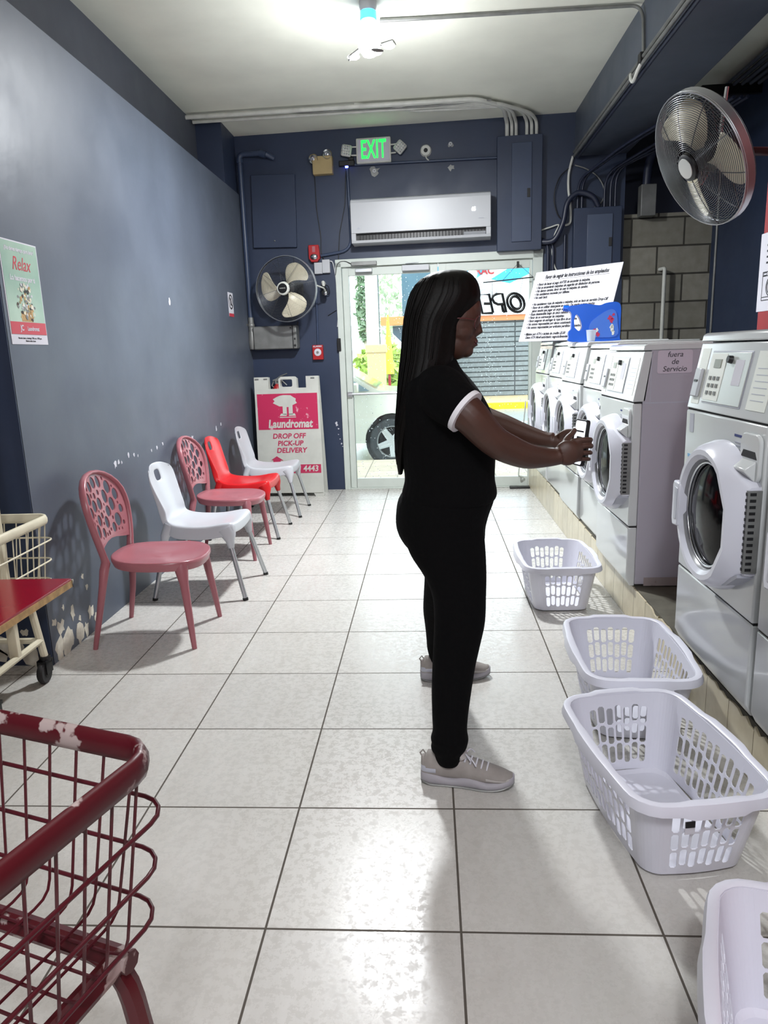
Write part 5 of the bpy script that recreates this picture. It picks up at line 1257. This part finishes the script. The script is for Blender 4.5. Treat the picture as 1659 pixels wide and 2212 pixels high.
b = MB(); b.lathe([(0, .003), (.026, .003), (.034, .075), (.037, .077), (.035, .08), (.027, .004), (0, .006)], 24); b.build('cup_wall', 'cup', t)
t = thing('small_bottle', 'tiny clear bottle with a dark cap left of the blue jug', 'bottle', (1.08, 5.6, 1.463))
b = MB(); b.lathe([(0, 0), (.015, .0), (.016, .03), (.008, .04), (0, .04)], 16); b.build('bottle_body', 'cup', t)
b = MB(); b.lathe([(0, .04), (.014, .04), (.014, .052), (0, .052)], 16); b.build('cap', 'navy_ink', t)

# ================================================================== PAPER ON THE RED WALL
t = thing('wall_paper_notice', 'white paper with a washer drawing taped to the red wall at the right edge', 'notice', (1.8195, 4.05, 1.77), -PI/2)
b = MB(); b.b2((-.17, -.002, -.185), (.4, 0, .22)); sh = b.build('sheet', 'paper', t, smooth=0)
b = MB()
def frame(x0, x1, z0, z1, w_=.004):
    b.b2((x0, -.003, z0), (x1, -.002, z0+w_)); b.b2((x0, -.003, z1-w_), (x1, -.002, z1)); b.b2((x0, -.003, z0), (x0+w_, -.002, z1)); b.b2((x1-w_, -.003, z0), (x1, -.002, z1))
frame(-.12, .08, -.13, .02); frame(-.12, .08, -.005, .02); frame(-.11, -.07, 0, .015, .003); frame(-.12, .08, -.13, -.11)
for r in (.05, .038): b.tube([(-.02+r*math.cos(2*PI*i/24), -.003, -.06+r*math.sin(2*PI*i/24)) for i in range(24)], .002, 5, closed=True, up=(0, 1, 0))
b.build('washer_drawing', 'ink', sh, smooth=0)
b = MB()
for i in range(4): b.b2((-.09, -.003, .15-.03*i), (.02+.02*(i % 2), -.002, .16-.03*i))
b.build('faint_print', 'ink', sh, smooth=0)

# ================================================================== LARGE FAN, RIGHT FOREGROUND
f2 = fan('large_wall_fan', 'big black wire guard fan on a bracket, upper right foreground', R=.31, rings=28, wire=.0016, ribs=10, guard='wire_grey', hubc='ctl', hubm='black', bladeang=1.35, logo=False, dep=.065)
V = Vector((.387, 1.108, .249)); 
cam = bpy.context.scene.camera; cm = cam.matrix_world
Rr = Vector((cm[0][0], cm[1][0], cm[2][0])); Uu = Vector((cm[0][1], cm[1][1], cm[2][1]))
ctr = Vector((0, 0, 1.43125))+V*3.35
vn = V.normalized()
ax = -vn*.02+(-Rr*.86-Uu*.50)*.93; ax.normalize()       # the way the fan blows: towards the aisle and down
fy = -ax; fx = fy.cross(Vector((0, 0, 1))).normalized(); fz = fx.cross(fy)
mm = Matrix.Identity(4)
for i in range(3): mm[i][0] = fx[i]; mm[i][1] = fy[i]; mm[i][2] = fz[i]; mm[i][3] = ctr[i]
f2.matrix_world = mm
inv = mm.inverted()
def loc_(p): return tuple(inv @ Vector(p))
wallp = Vector((1.80, ctr.y+.2, ctr.z+.06))
b = MB(); b.tube([(0, .1, 0), (0, .17, 0), loc_((1.45, ctr.y+.15, ctr.z+.07)), loc_(wallp)], [.03, .028, .02, .02], 12); b.build('mounting_arm', 'black', f2)
b = MB(); b.tube([loc_(p) for p in rounded([(1.36, ctr.y+.12, ctr.z+.05), (1.33, ctr.y+.1, ctr.z-.1), (1.42, ctr.y+.14, ctr.z+.05), (1.45, ctr.y+.15, ctr.z+.35)], .03)], .009, 8); b.build('stay_rod', 'chrome', f2)
b = MB(); b.sph(loc_((1.33, ctr.y+.1, ctr.z+.075)), .022); b.build('clamp_bolt', 'chrome', f2)
b = MB(); p = wallp; b.add([loc_((1.79+dx, p.y+dy, p.z+dz)) for dz in (-.12, .12) for (dx, dy) in ((0, -.06), (.03, -.06), (.03, .06), (0, .06))], [(3, 2, 1, 0), (4, 5, 6, 7), (0, 1, 5, 4), (1, 2, 6, 5), (2, 3, 7, 6), (3, 0, 4, 7)]); b.build('wall_plate', 'black', f2)

# ================================================================== CARTS AND TABLE ON THE LEFT
def cart(name, label, m_bar, m_wire, Lx, Ly, zr, zb, wr, lk=(.98, .9), band2=.0155, nx=12, ny=8, band=.02, levels=3, chip=None):
    """basket trolley: origin at floor centre; rim at zr, basket bottom zb, frame legs on casters"""
    t = thing(name, label, 'laundry cart')
    hx, hy = Lx/2, Ly/2
    def rect(hx_, hy_, z, r=.05):
        P = []
        for (sx, sy, a0) in ((1, 1, 0), (-1, 1, PI/2), (-1, -1, PI), (1, -1, 1.5*PI)):
            for k in range(5): a = a0+PI/2*k/4; P.append((sx*(hx_-r)+r*math.cos(a), sy*(hy_-r)+r*math.sin(a), z))
        return P
    b = MB(); b.tube(rect(hx, hy, zr), [(.014, band)]*20, 10, closed=True, up=(0, 0, 1)) if False else b.tube(rect(hx, hy, zr), (band, band2), 10, closed=True, up=(0, 0, 1))
    rim = b.build('rim', m_bar if not chip else [m_bar, chip], t, smooth=70)
    b = MB(); k_ = .86
    for i in range(levels):
        f = (i+1)/(levels+.4); z = zr-(zr-zb)*f; s_ = 1+.02-(1-k_)*f*.6; b.tube(rect(hx*s_+.012, hy*s_+.012, z), wr*1.4, 6, closed=True, up=(0, 0, 1))
    for i in range(nx):
        x = -hx+.04+(2*hx-.08)*i/(nx-1)
        b.tube(rounded([(x, hy, zr), (x*k_, hy*.93, zb), (x*k_, -hy*.93, zb), (x, -hy, zr)], .03, 3), wr, 5)
    for i in range(ny):
        y = -hy+.04+(2*hy-.08)*i/(ny-1)
        b.tube(rounded([(hx, y, zr), (hx*.93, y*k_, zb-.004), (-hx*.93, y*k_, zb-.004), (-hx, y, zr)], .03, 3), wr, 5)
    b.build('wire_basket', m_wire, t, smooth=60)
    b = MB(); zf = zb-.03
    b.tube([(-hx*.9, hy*.8, zf), (hx*.9, hy*.8, zf)], .017, 8); b.tube([(-hx*.9, -hy*.8, zf), (hx*.9, -hy*.8, zf)], .017, 8)
    b.tube([(hx*.85, -hy*.8, zf), (hx*.85, hy*.8, zf)], .017, 8); b.tube([(-hx*.85, -hy*.8, zf), (-hx*.85, hy*.8, zf)], .017, 8)
    b.build('under_frame', m_bar, t)
    for sx in (-1, 1):
        for sy in (-1, 1):
            b = MB(); b.tube(rounded([(sx*hx*.5, sy*hy*.8, zf), (sx*hx*.86*min(1, lk[0]+.02), sy*hy*.8, zf), (sx*hx*lk[0], sy*hy*lk[1], .12)], .08), .017, 8); b.build('leg', m_bar, t)
            b = MB(); X, Y = sx*hx*lk[0], sy*hy*lk[1]
            b.cyl((X, Y, .1), (X, Y, .125), .025); b.b2((X-.022, Y-.035, .045), (X-.017, Y+.02, .11)); b.b2((X+.017, Y-.035, .045), (X+.022, Y+.02, .11)); b.b2((X-.022, Y-.035, .09), (X+.022, Y+.03, .105)); cf = b.build('caster', 'black', t)
            b = MB(); b.lathe([(.02, -.014), (.045, -.014), (.05, -.008), (.05, .008), (.045, .014), (.02, .014)], 24, Matrix.Translation((X, Y-.02, .05)) @ Matrix.Rotation(PI/2, 4, 'Y')); b.lathe([(0, -.016), (.02, -.016), (.02, .016), (0, .016)], 12, Matrix.Translation((X, Y-.02, .05)) @ Matrix.Rotation(PI/2, 4, 'Y')); b.build('caster_wheel', 'rubber', cf)
    b = MB(); zl = .2
    for sy in (-1, 1): b.tube([(-hx*(lk[0]-.02), sy*hy*(lk[1]-.02), zl), (hx*(lk[0]-.02), sy*hy*(lk[1]-.02), zl)], .015, 8)
    for sx in (-1, 1): b.tube([(sx*hx*(lk[0]-.02), -hy*(lk[1]-.02), zl), (sx*hx*(lk[0]-.02), hy*(lk[1]-.02), zl)], .015, 8)
    b.build('lower_rail', m_bar, t)
    return t
rc = cart('laundry_cart', 'maroon wire laundry cart with chipped paint at the bottom left corner', 'cart_red', 'cart_red_wire', .80, .55, .90, .625, .0024, nx=15, ny=11, band=.021, band2=.011, levels=3)
cr = Vector((-.385, .875, 0)); yaw_ = -.31
# corner (+x,+y) of the cart sits at cr
def place_corner(t, corner, lx, ly, yaw):
    c, s_ = math.cos(yaw), math.sin(yaw); t.location = (corner[0]-(c*lx/2-s_*ly/2), corner[1]-(s_*lx/2+c*ly/2), 0); t.rotation_euler = (0, 0, yaw)
place_corner(rc, cr, .80, .55, yaw_)
bc = cart('laundry_cart', 'cream wire laundry cart with a hanging pole, behind the red table at left', 'cart_cream', 'cart_cream', .75, .5, .765, .45, .0028, nx=13, ny=9, lk=(.76, .84), band=.022, band2=.012, levels=3)
place_corner(bc, (-1.70, 3.02, 0), .75, .5, .02)
b = MB(); b.b2((.25, .0, .19), (.29, .03, 1.75)); b.b2((-.29, .0, .19), (-.25, .03, 1.75)); b.b2((-.29, .0, 1.72), (.29, .03, 1.75)); b.build('hanging_pole', 'cart_cream', bc, bevel=.003)
t = thing('folding_table', 'red laminate plywood tabletop reaching in from the left edge', 'table', (-1.72, 1.68, 0), .0)
b = MB(); b.b2((-.55, -.48, .733), (.55, .48, .752)); tp = b.build('tabletop', 'red_top', t, bevel=.0015)
b = MB()
for (x0, y0, x1, y1) in ((-.552, -.482, .552, -.478), (.548, -.482, .552, .482), (-.552, .478, .552, .482)): b.b2((x0, y0, .724), (x1, y1, .745))
b.b2((-.55, -.48, .724), (.55, .48, .7335)); b.build('plywood_edge', 'ply', tp, smooth=0)
for sx in (-1, 0):
    for sy in (-1, 1):
        b = MB(); b.b2((sx*.5-.02+(-.15 if sx == 0 else 0), sy*.4-.02, 0), (sx*.5+.02+(-.15 if sx == 0 else 0), sy*.4+.02, .725)); b.build('table_leg', 'steel_dull', t, bevel=.003)

# ================================================================== THE PERSON
per = thing('person', 'woman in black with long black hair, glasses and white sleeve trim, holding up a phone', 'person', (.08, 2.5, 0))
OFF = Vector((-.08, -2.5, 0))
def W(p): return tuple(Vector(p)+OFF)
def oval(cx, cy, z, rx, ry, n=28, tilt=0, e=2.0):
    r = []
    for i in range(n):
        a = 2*PI*i/n; c, s_ = math.cos(a), math.sin(a)
        X = abs(c)**(2/e)*(1 if c > 0 else -1)*rx; Y = abs(s_)**(2/e)*(1 if s_ > 0 else -1)*ry
        r.append(W((cx+X, cy+Y, z+X*tilt)))
    return r
def trunk(b, rows, n=28, e=2.2, sub=4):
    """rows: (z, x_back, x_front, y_centre, y_half, tilt)"""
    S = smoothpath(rows, sub)
    b.loft([oval((r[1]+r[2])/2, r[3], r[0], (r[2]-r[1])/2, r[4], n, r[5], e) for r in S])
b = MB()
# torso and neck under the shirt
YB = 2.47
trunk(b, [(.86, -.10, .18, YB, .165, 0), (.95, -.075, .185, YB, .155, 0), (1.08, -.07, .185, YB, .15, 0), (1.22, -.075, .17, YB, .17, 0), (1.31, -.065, .13, YB, .17, 0), (1.36, -.04, .09, YB, .12, 0), (1.39, -.025, .085, YB, .062, .1), (1.45, .0, .10, YB, .052, .2), (1.50, .02, .11, YB, .05, .2)])
# head: skull, face and jaw, chin tucked down
def HM(c, rx, ry, rz, rot): b.sph(W(c), (rx, ry, rz), 24, 16, Matrix.Rotation(rot, 4, 'Y'))
HM((.065, YB, 1.575), .105, .078, .10, .35)          # skull
HM((.105, YB, 1.535), .072, .068, .10, .32)           # face mass
HM((.098, YB, 1.462), .055, .052, .062, .45)          # jaw
HM((.128, YB, 1.432), .026, .028, .024, .3)            # chin
HM((.155, YB, 1.565), .024, .05, .035, .2)             # brow
b.tube([W((.160, YB, 1.548)), W((.168, YB, 1.515)), W((.174, YB, 1.493)), W((.156, YB, 1.482))], [.010, .0115, .0135, .011], 10); b.sph(W((.138, YB, 1.470)), (.022, .032, .026), 14, 10)     # nose
for s_ in (-1, 1):
    b.sph(W((.160, YB+s_*.011, 1.487)), .0085, 10, 8); b.sph(W((.112, YB+s_*.030, 1.497)), (.040, .033, .042), 12, 8)      # nostril wings, cheeks
    b.sph(W((.05, YB+s_*.078, 1.525)), (.018, .008, .03), 10, 8)                                                                # ears
    b.sph(W((.141, YB+s_*.032, 1.530)), (.016, .014, .011), 12, 8)
b.sph(W((.156, YB, 1.463)), (.014, .024, .008), 12, 8); b.sph(W((.152, YB, 1.449)), (.014, .021, .009), 12, 8)
# arms
def limb(pts, seg=16): b.tube([W(p[:3]) for p in smoothpath(pts, 5)], [p[3] if not isinstance(p[3], tuple) else p[3] for p in smoothpath(pts, 5)], seg)
NH = Vector((.455, 2.345, 1.100)); FH = Vector((.452, 2.475, 1.128))
limb([(.05, 2.33, 1.30, .062), (.08, 2.27, 1.27, .062), (.125, 2.245, 1.235, .058), (.165, 2.25, 1.19, .053), (.205, 2.26, 1.150, .049), (.25, 2.28, 1.122, .0475), (.31, 2.305, 1.095, .042), (.365, 2.33, 1.085, .034), (.405, 2.342, 1.083, .0285), (.425, 2.345, 1.087, .028)])
limb([(.05, 2.61, 1.30, .062), (.09, 2.66, 1.26, .058), (.15, 2.67, 1.215, .052), (.20, 2.65, 1.185, .048), (.27, 2.60, 1.160, .043), (.34, 2.55, 1.135, .036), (.40, 2.51, 1.120, .028), (.43, 2.495, 1.12, .0265)])
# hands: palms as flattened ovals, then separate fingers wrapped round the phone (phone stands in the plane x~.50)
def finger(pts, r):
    P = smoothpath(pts, 4); n = len(P); b.tube([W(p) for p in P], [r*(1-.22*i/n) for i in range(n-1)]+[r*.55], 10)
PH = Vector((.500, 2.425, 1.112))        # phone centre
# near hand: palm on the near side of the phone
b.sph(W((.448, 2.352, 1.094)), (.042, .020, .042), 16, 12, Matrix.Rotation(-.35, 4, 'Y'))
b.sph(W((.470, 2.362, 1.098)), (.032, .018, .038), 16, 12, Matrix.Rotation(-.25, 4, 'Y'))
for k, (dz, ln) in enumerate(((.030, .0), (.009, .004), (-.013, .002), (-.034, -.006))):
    z = 1.100+dz; finger([(.462, 2.364, z), (.500+ln, 2.366, z+.004), (.523+ln, 2.374, z+.003), (.531+ln*.5, 2.392, z), (.527, 2.412, z-.002)], .0098-.0006*k)
finger([(.438, 2.362, 1.118), (.452, 2.378, 1.138), (.470, 2.390, 1.152), (.482, 2.398, 1.168)], .0115)
# far hand: palm up behind the lower edge, thumb resting on the screen
b.sph(W((.452, 2.487, 1.118)), (.040, .022, .028), 16, 12, Matrix.Rotation(-.2, 4, 'Y'))
for k, dz in enumerate((.030, .008, -.014, -.034)):
    z = 1.108+dz; finger([(.470, 2.483, z), (.503, 2.486, z+.003), (.526, 2.478, z+.002), (.533, 2.462, z), (.529, 2.446, z-.002)], .0094-.0005*k)
finger([(.442, 2.472, 1.135), (.462, 2.462, 1.150), (.480, 2.452, 1.152), (.486, 2.446, 1.150)], .0110)
# legs under the trousers, ankles
limb([(.05, 2.39, .86, .09), (.08, 2.34, .70, .075), (.085, 2.28, .5, .045), (.06, 2.22, .3, .034), (.05, 2.19, .12, .027), (.05, 2.185, .07, .026)])
limb([(.05, 2.56, .86, .09), (.06, 2.68, .70, .075), (.06, 2.76, .5, .042), (.045, 2.895, .3, .03), (.032, 2.965, .15, .025), (.03, 2.978, .07, .025)])
body = b.build('body', 'skin', per, smooth=180, merge=False, mods=[('REMESH', dict(mode='VOXEL', voxel_size=.0036, use_smooth_shade=True)), ('SMOOTH', dict(factor=.5, iterations=4))])
# lips, eyes, brows
b = MB(); b.tube([W((.160, YB-.020, 1.457)), W((.1645, YB, 1.459)), W((.160, YB+.020, 1.457))], [(.004, .003), (.005, .005), (.004, .003)], 8); b.tube([W((.156, YB-.018, 1.452)), W((.163, YB, 1.449)), W((.156, YB+.018, 1.452))], [.003, .0055, .003], 8); b.build('lips', 'lip', body, smooth=180)
b = MB()
for s_ in (-1, 1): b.tube([W((.153, YB+s_*.018, 1.555)), W((.151, YB+s_*.036, 1.559)), W((.135, YB+s_*.056, 1.552))], [.002, .003, .0015], 6); b.tube([W((.156, YB+s_*.020, 1.530)), W((.153, YB+s_*.035, 1.531)), W((.140, YB+s_*.050, 1.530))], .0018, 6)
b.build('brows_and_lashes', 'hair', body, smooth=180)
M['eye_white'] = mat('eye white', '#cfc8c0', .2)
b = MB()
for s_ in (-1, 1): b.sph(W((.146, YB+s_*.033, 1.5265)), .0105, 14, 10)
ey = b.build('eyeballs', 'eye_white', body, smooth=180)
b = MB()
for s_ in (-1, 1): b.sph(W((.1535, YB+s_*.033, 1.524)), .0052, 10, 8)
b.build('irises', 'hair', ey, smooth=180)
# hair: one mass of grooved locks, cut back from the face
def hair_ring(z, x0, x1, hy, tilt, seed=0, cut=None, n=72):
    r = []
    for i in range(n):
        a = 2*PI*i/n; g = 1+.010*math.sin(a*17+seed)+.008*math.sin(a*31+2*seed)
        c, s_ = math.cos(a), math.sin(a); rx, ry = (x1-x0)/2*g, hy*g
        x = (x0+x1)/2+rx*c; y = YB+ry*abs(s_)**.85*(1 if s_ > 0 else -1)
        r.append(W((x, y, z+(x-.05)*tilt)))
    return r
rows = [(1.690, .06, .10, .015, 0), (1.684, .025, .132, .042, 0), (1.668, -.008, .157, .068, -.02), (1.64, -.035, .174, .088, -.06), (1.605, -.052, .174, .10, -.12), (1.56, -.066, .140, .108, -.16), (1.52, -.075, .112, .110, -.15), (1.47, -.082, .10, .113, -.1), (1.42, -.088, .092, .118, 0),
        (1.37, -.096, .075, .125, 0), (1.32, -.103, .035, .13, .1), (1.27, -.108, -.015, .125, .1), (1.20, -.114, -.045, .11, 0), (1.13, -.118, -.068, .09, 0), (1.07, -.116, -.082, .06, 0), (1.02, -.110, -.095, .03, 0)]
b = MB(); S = smoothpath(rows, 4); b.loft([hair_ring(r[0], r[1], r[2], r[3], r[4], .0+r[0]*2) for r in S])
# loose outer locks
random.seed(12)
for k in range(70):
    a = random.uniform(.62*PI, 1.38*PI) if k < 60 else random.choice((-1, 1))*random.uniform(.38*PI, .62*PI)
    zend = random.uniform(1.02, 1.2) if k < 60 else random.uniform(1.3, 1.42)
    P = []
    for r in S[::3]:
        if r[0] < zend or r[0] > 1.67: continue
        g = .995+random.uniform(0, .02); x = (r[1]+r[2])/2+(r[2]-r[1])/2*math.cos(a)*g; y = YB+r[3]*abs(math.sin(a))**.85*(1 if math.sin(a) > 0 else -1)*g
        P.append(W((x, y, r[0]+(x-.05)*r[4])))
    if len(P) > 3: b.tube(P, [.0022]*(len(P)-1)+[.001], 5)
b.build('hair', 'hair', body, smooth=180, merge=False)
# glasses
b = MB()
for s_ in (-1, 1):
    c_ = Vector((.166, YB+s_*.034, 1.520)); pts = []
    for i in range(22):
        a = 2*PI*i/22; pts.append(W(c_+Vector((-.010*abs(math.cos(a))*(1 if s_*math.cos(a) > 0 else .2)+.006*math.sin(a), .026*math.cos(a), .020*math.sin(a)))))
    b.tube(pts, .0018, 6, closed=True)
    b.tube([W((.157, YB+s_*.060, 1.527)), W((.12, YB+s_*.078, 1.533)), W((.05, YB+s_*.085, 1.535))], .0018, 6)
b.tube([W((.168, YB-.009, 1.524)), W((.170, YB, 1.527)), W((.168, YB+.009, 1.524))], .0018, 6)
b.build('glasses', 'lens', body, smooth=180)
# T-shirt with short sleeves
b = MB()
trunk(b, [(.925, -.095, .222, YB, .185, 0), (.95, -.10, .232, YB, .19, 0), (1.0, -.088, .224, YB, .185, 0), (1.06, -.094, .226, YB, .178, 0), (1.13, -.102, .228, YB, .18, 0), (1.21, -.104, .218, YB, .188, 0), (1.28, -.098, .185, YB, .20, 0), (1.33, -.088, .15, YB, .19, 0), (1.365, -.066, .115, YB, .13, .05), (1.395, -.038, .098, YB, .075, .1), (1.405, -.032, .094, YB, .065, .1)], n=32)
def sleeve(pts): b.tube([W(p[:3]) for p in smoothpath(pts, 5)], [p[3] for p in smoothpath(pts, 5)], 20)
sleeve([(.03, 2.40, 1.305, .085), (.045, 2.32, 1.30, .086), (.075, 2.27, 1.275, .078), (.112, 2.245, 1.248, .070)])
sleeve([(.03, 2.56, 1.305, .085), (.045, 2.61, 1.30, .084), (.085, 2.655, 1.268, .074), (.118, 2.668, 1.243, .066)])
sh = b.build('t_shirt', 'cloth', per, smooth=180, merge=False, mods=[('REMESH', dict(mode='VOXEL', voxel_size=.006, use_smooth_shade=True)), ('SMOOTH', dict(factor=.5, iterations=5))])
b = MB(); b.tube([W((.106, 2.249, 1.252)), W((.118, 2.243, 1.243))], .0725, 24); b.build('sleeve_trim', 'cloth_white', sh, smooth=40)
b = MB(); b.tube([W((.112, 2.667, 1.248)), W((.123, 2.670, 1.239))], .0685, 24); b.build('sleeve_trim', 'cloth_white', sh, smooth=40)
# trousers
b = MB()
trunk(b, [(.97, -.085, .215, YB, .172, 0), (.93, -.112, .222, YB, .185, 0), (.88, -.122, .205, YB, .19, 0), (.83, -.122, .192, YB, .192, 0), (.78, -.10, .188, YB, .19, 0), (.74, -.06, .175, YB, .15, 0)], n=32)
def leg(rows): b.loft([oval((r[1]+r[2])/2, r[3], r[0], (r[2]-r[1])/2, r[4], 24, 0, 2.1) for r in smoothpath(rows, 4)])
leg([(.84, -.10, .18, 2.385, .10), (.76, -.075, .185, 2.37, .105), (.69, -.03, .186, 2.35, .10), (.62, .0, .182, 2.32, .092), (.54, .004, .176, 2.29, .082), (.47, .0, .158, 2.265, .075), (.40, -.005, .140, 2.245, .070), (.32, -.009, .125, 2.225, .064), (.24, -.009, .112, 2.205, .058), (.19, -.008, .108, 2.195, .056), (.165, -.016, .112, 2.19, .06), (.15, -.012, .110, 2.19, .058), (.13, -.016, .104, 2.188, .056), (.115, -.006, .092, 2.187, .05), (.092, .0, .086, 2.186, .046), (.075, .008, .08, 2.186, .042)])
leg([(.84, -.09, .17, 2.56, .10), (.76, -.06, .17, 2.59, .105), (.66, -.03, .165, 2.65, .095), (.56, -.03, .15, 2.72, .082), (.46, -.036, .13, 2.79, .072), (.37, -.040, .115, 2.855, .066), (.28, -.034, .10, 2.91, .058), (.2, -.03, .092, 2.955, .052), (.15, -.028, .088, 2.975, .05), (.11, -.02, .08, 2.98, .048), (.08, -.014, .075, 2.98, .044)])
b.build('trousers', 'cloth', per, smooth=180, merge=False, mods=[('REMESH', dict(mode='VOXEL', voxel_size=.006, use_smooth_shade=True)), ('SMOOTH', dict(factor=.5, iterations=4))])
# sneakers
def shoe(origin, rz):
    e = bpy.data.objects.new('sneaker', None); C.objects.link(e); e.parent = per; e.location = W(origin); e.rotation_euler = (0, 0, rz)
    # x from heel (-.085) to toe (.215)
    st = [(-.095, .018), (-.088, .030), (-.06, .038), (0, .038), (.05, .040), (.11, .048), (.16, .047), (.195, .037), (.213, .022), (.219, .008)]
    S = smoothpath(st, 3)
    def toe_lift(x): return .018*max(0, (x-.12)/.1)**2+.006*max(0, (-x-.06)/.03)
    def sec(x, w_, z0, z1, n=16, pinch=.75):
        r = []
        for i in range(n):
            a = 2*PI*i/n; c, s_ = math.cos(a), math.sin(a)
            zz = (z0+z1)/2+(z1-z0)/2*(abs(s_)**.7*(1 if s_ > 0 else -1)); yy = w_*abs(c)**.6*(1 if c > 0 else -1)*(1 if s_ < 0 else (1-(1-pinch)*s_))
            r.append((x, yy, zz))
        return r
    b = MB(); b.loft([sec(x, w_, toe_lift(x), .042-.008*(x+.09)/.3+.008*math.sin((x+.1)*45)*(1 if x < .13 else .3)+toe_lift(x)*.6, pinch=.96) for (x, w_) in S]); so = b.build('sole', 'sole', e, smooth=60)
    b = MB(); b.loft([sec(x, w_*1.02, toe_lift(x)-.001, toe_lift(x)+.010, pinch=1) for (x, w_) in S]); b.build('outsole', 'steel_dull', so, smooth=60)
    def topz(x): return .105-.05*max(0, min(1, (x-.02)/.17))**.8 if x > -.0 else .098
    def tz(x):
        if x < .03: return .112
        u = min(1, (x-.03)/.17); return .112-.060*u**.95
    S2 = [(x*.985, w_*.9) for (x, w_) in S[:-2]]
    b = MB(); b.loft([sec(x, w_, .022, max(.04, tz(x)*(1 if x > -.08 else .85)), pinch=.55) for (x, w_) in S2]); up = b.build('upper', 'shoe', e, smooth=70)
    b = MB(); b.loft([sec(x, w_*1.035, .03, max(.045, tz(x)*.78), pinch=.8) for (x, w_) in S2 if x > .125]); b.build('toe_cap', 'shoe_light', up, smooth=70)
    b = MB(); b.loft([sec(x, w_*1.05, .04, .074, pinch=.93) for (x, w_) in S2 if x < -.035]); b.build('heel_patch', 'handle_grey', up, smooth=70)
    b = MB(); b.tube([(.045, 0, .10), (.035, 0, .132), (.028, 0, .155)], [(.022, .03), (.012, .032), (.006, .026)], 12, up=(1, 0, .5)); b.build('tongue', 'shoe_light', up)
    b = MB()
    for k in range(5):
        x = .055+.018*k; z = tz(x)+.004; b.tube([(x, -.026, z-.014), (x+.006, 0, z+.002), (x, .026, z-.014)], .0032, 6)
    b.tube(smoothpath([(.055, 0, .108), (.06, -.02, .118), (.075, -.035, .106), (.06, -.01, .104)]), .0025, 6); b.tube(smoothpath([(.055, 0, .108), (.07, .02, .116), (.085, .03, .1)]), .0025, 6); b.tube(smoothpath([(.055, 0, .108), (.08, -.028, .104), (.095, -.04, .088)]), .0025, 6)
    b.build('laces', 'paper', up)
    b = MB(); b.tube([(-.09, 0, .085), (-.098, 0, .1), (-.088, 0, .112), (-.08, 0, .1)], .003, 6); b.build('pull_loop', 'shoe', up)
shoe((.045, 2.192, 0), -.14)
shoe((.035, 2.985, 0), .12)
# phone, held upright in both hands
t = thing('phone', 'dark mobile phone with a bright screen held up in both hands', 'phone')
ang = -.30
Rp = Matrix.Translation((.503, 2.425, 1.118)) @ Matrix.Rotation(.30, 4, 'Z') @ Matrix.Rotation(.13, 4, 'Y')
t.matrix_world = Rp
b = MB(); b.prism([(p[0], p[1]) for p in rrect(.076, .154, .01, 4)], -.0045, .008, 'YZ'); b.build('case', 'black', t, bevel=.0015)
b = MB(); b.prism([(p[0], p[1]) for p in rrect(.067, .144, .008, 4)], -.0052, -.0046, 'YZ'); b.build('screen', mat('lit screen', '#d8d8de', .3, emit='#e8ecf4', estr=.55), t, smooth=0)
b = MB(); b.b2((-.0056, -.02, -.01), (-.0051, .015, .02)); b.b2((-.0056, -.025, .035), (-.0051, .02, .04)); b.build('screen_content', 'ink', t, smooth=0)
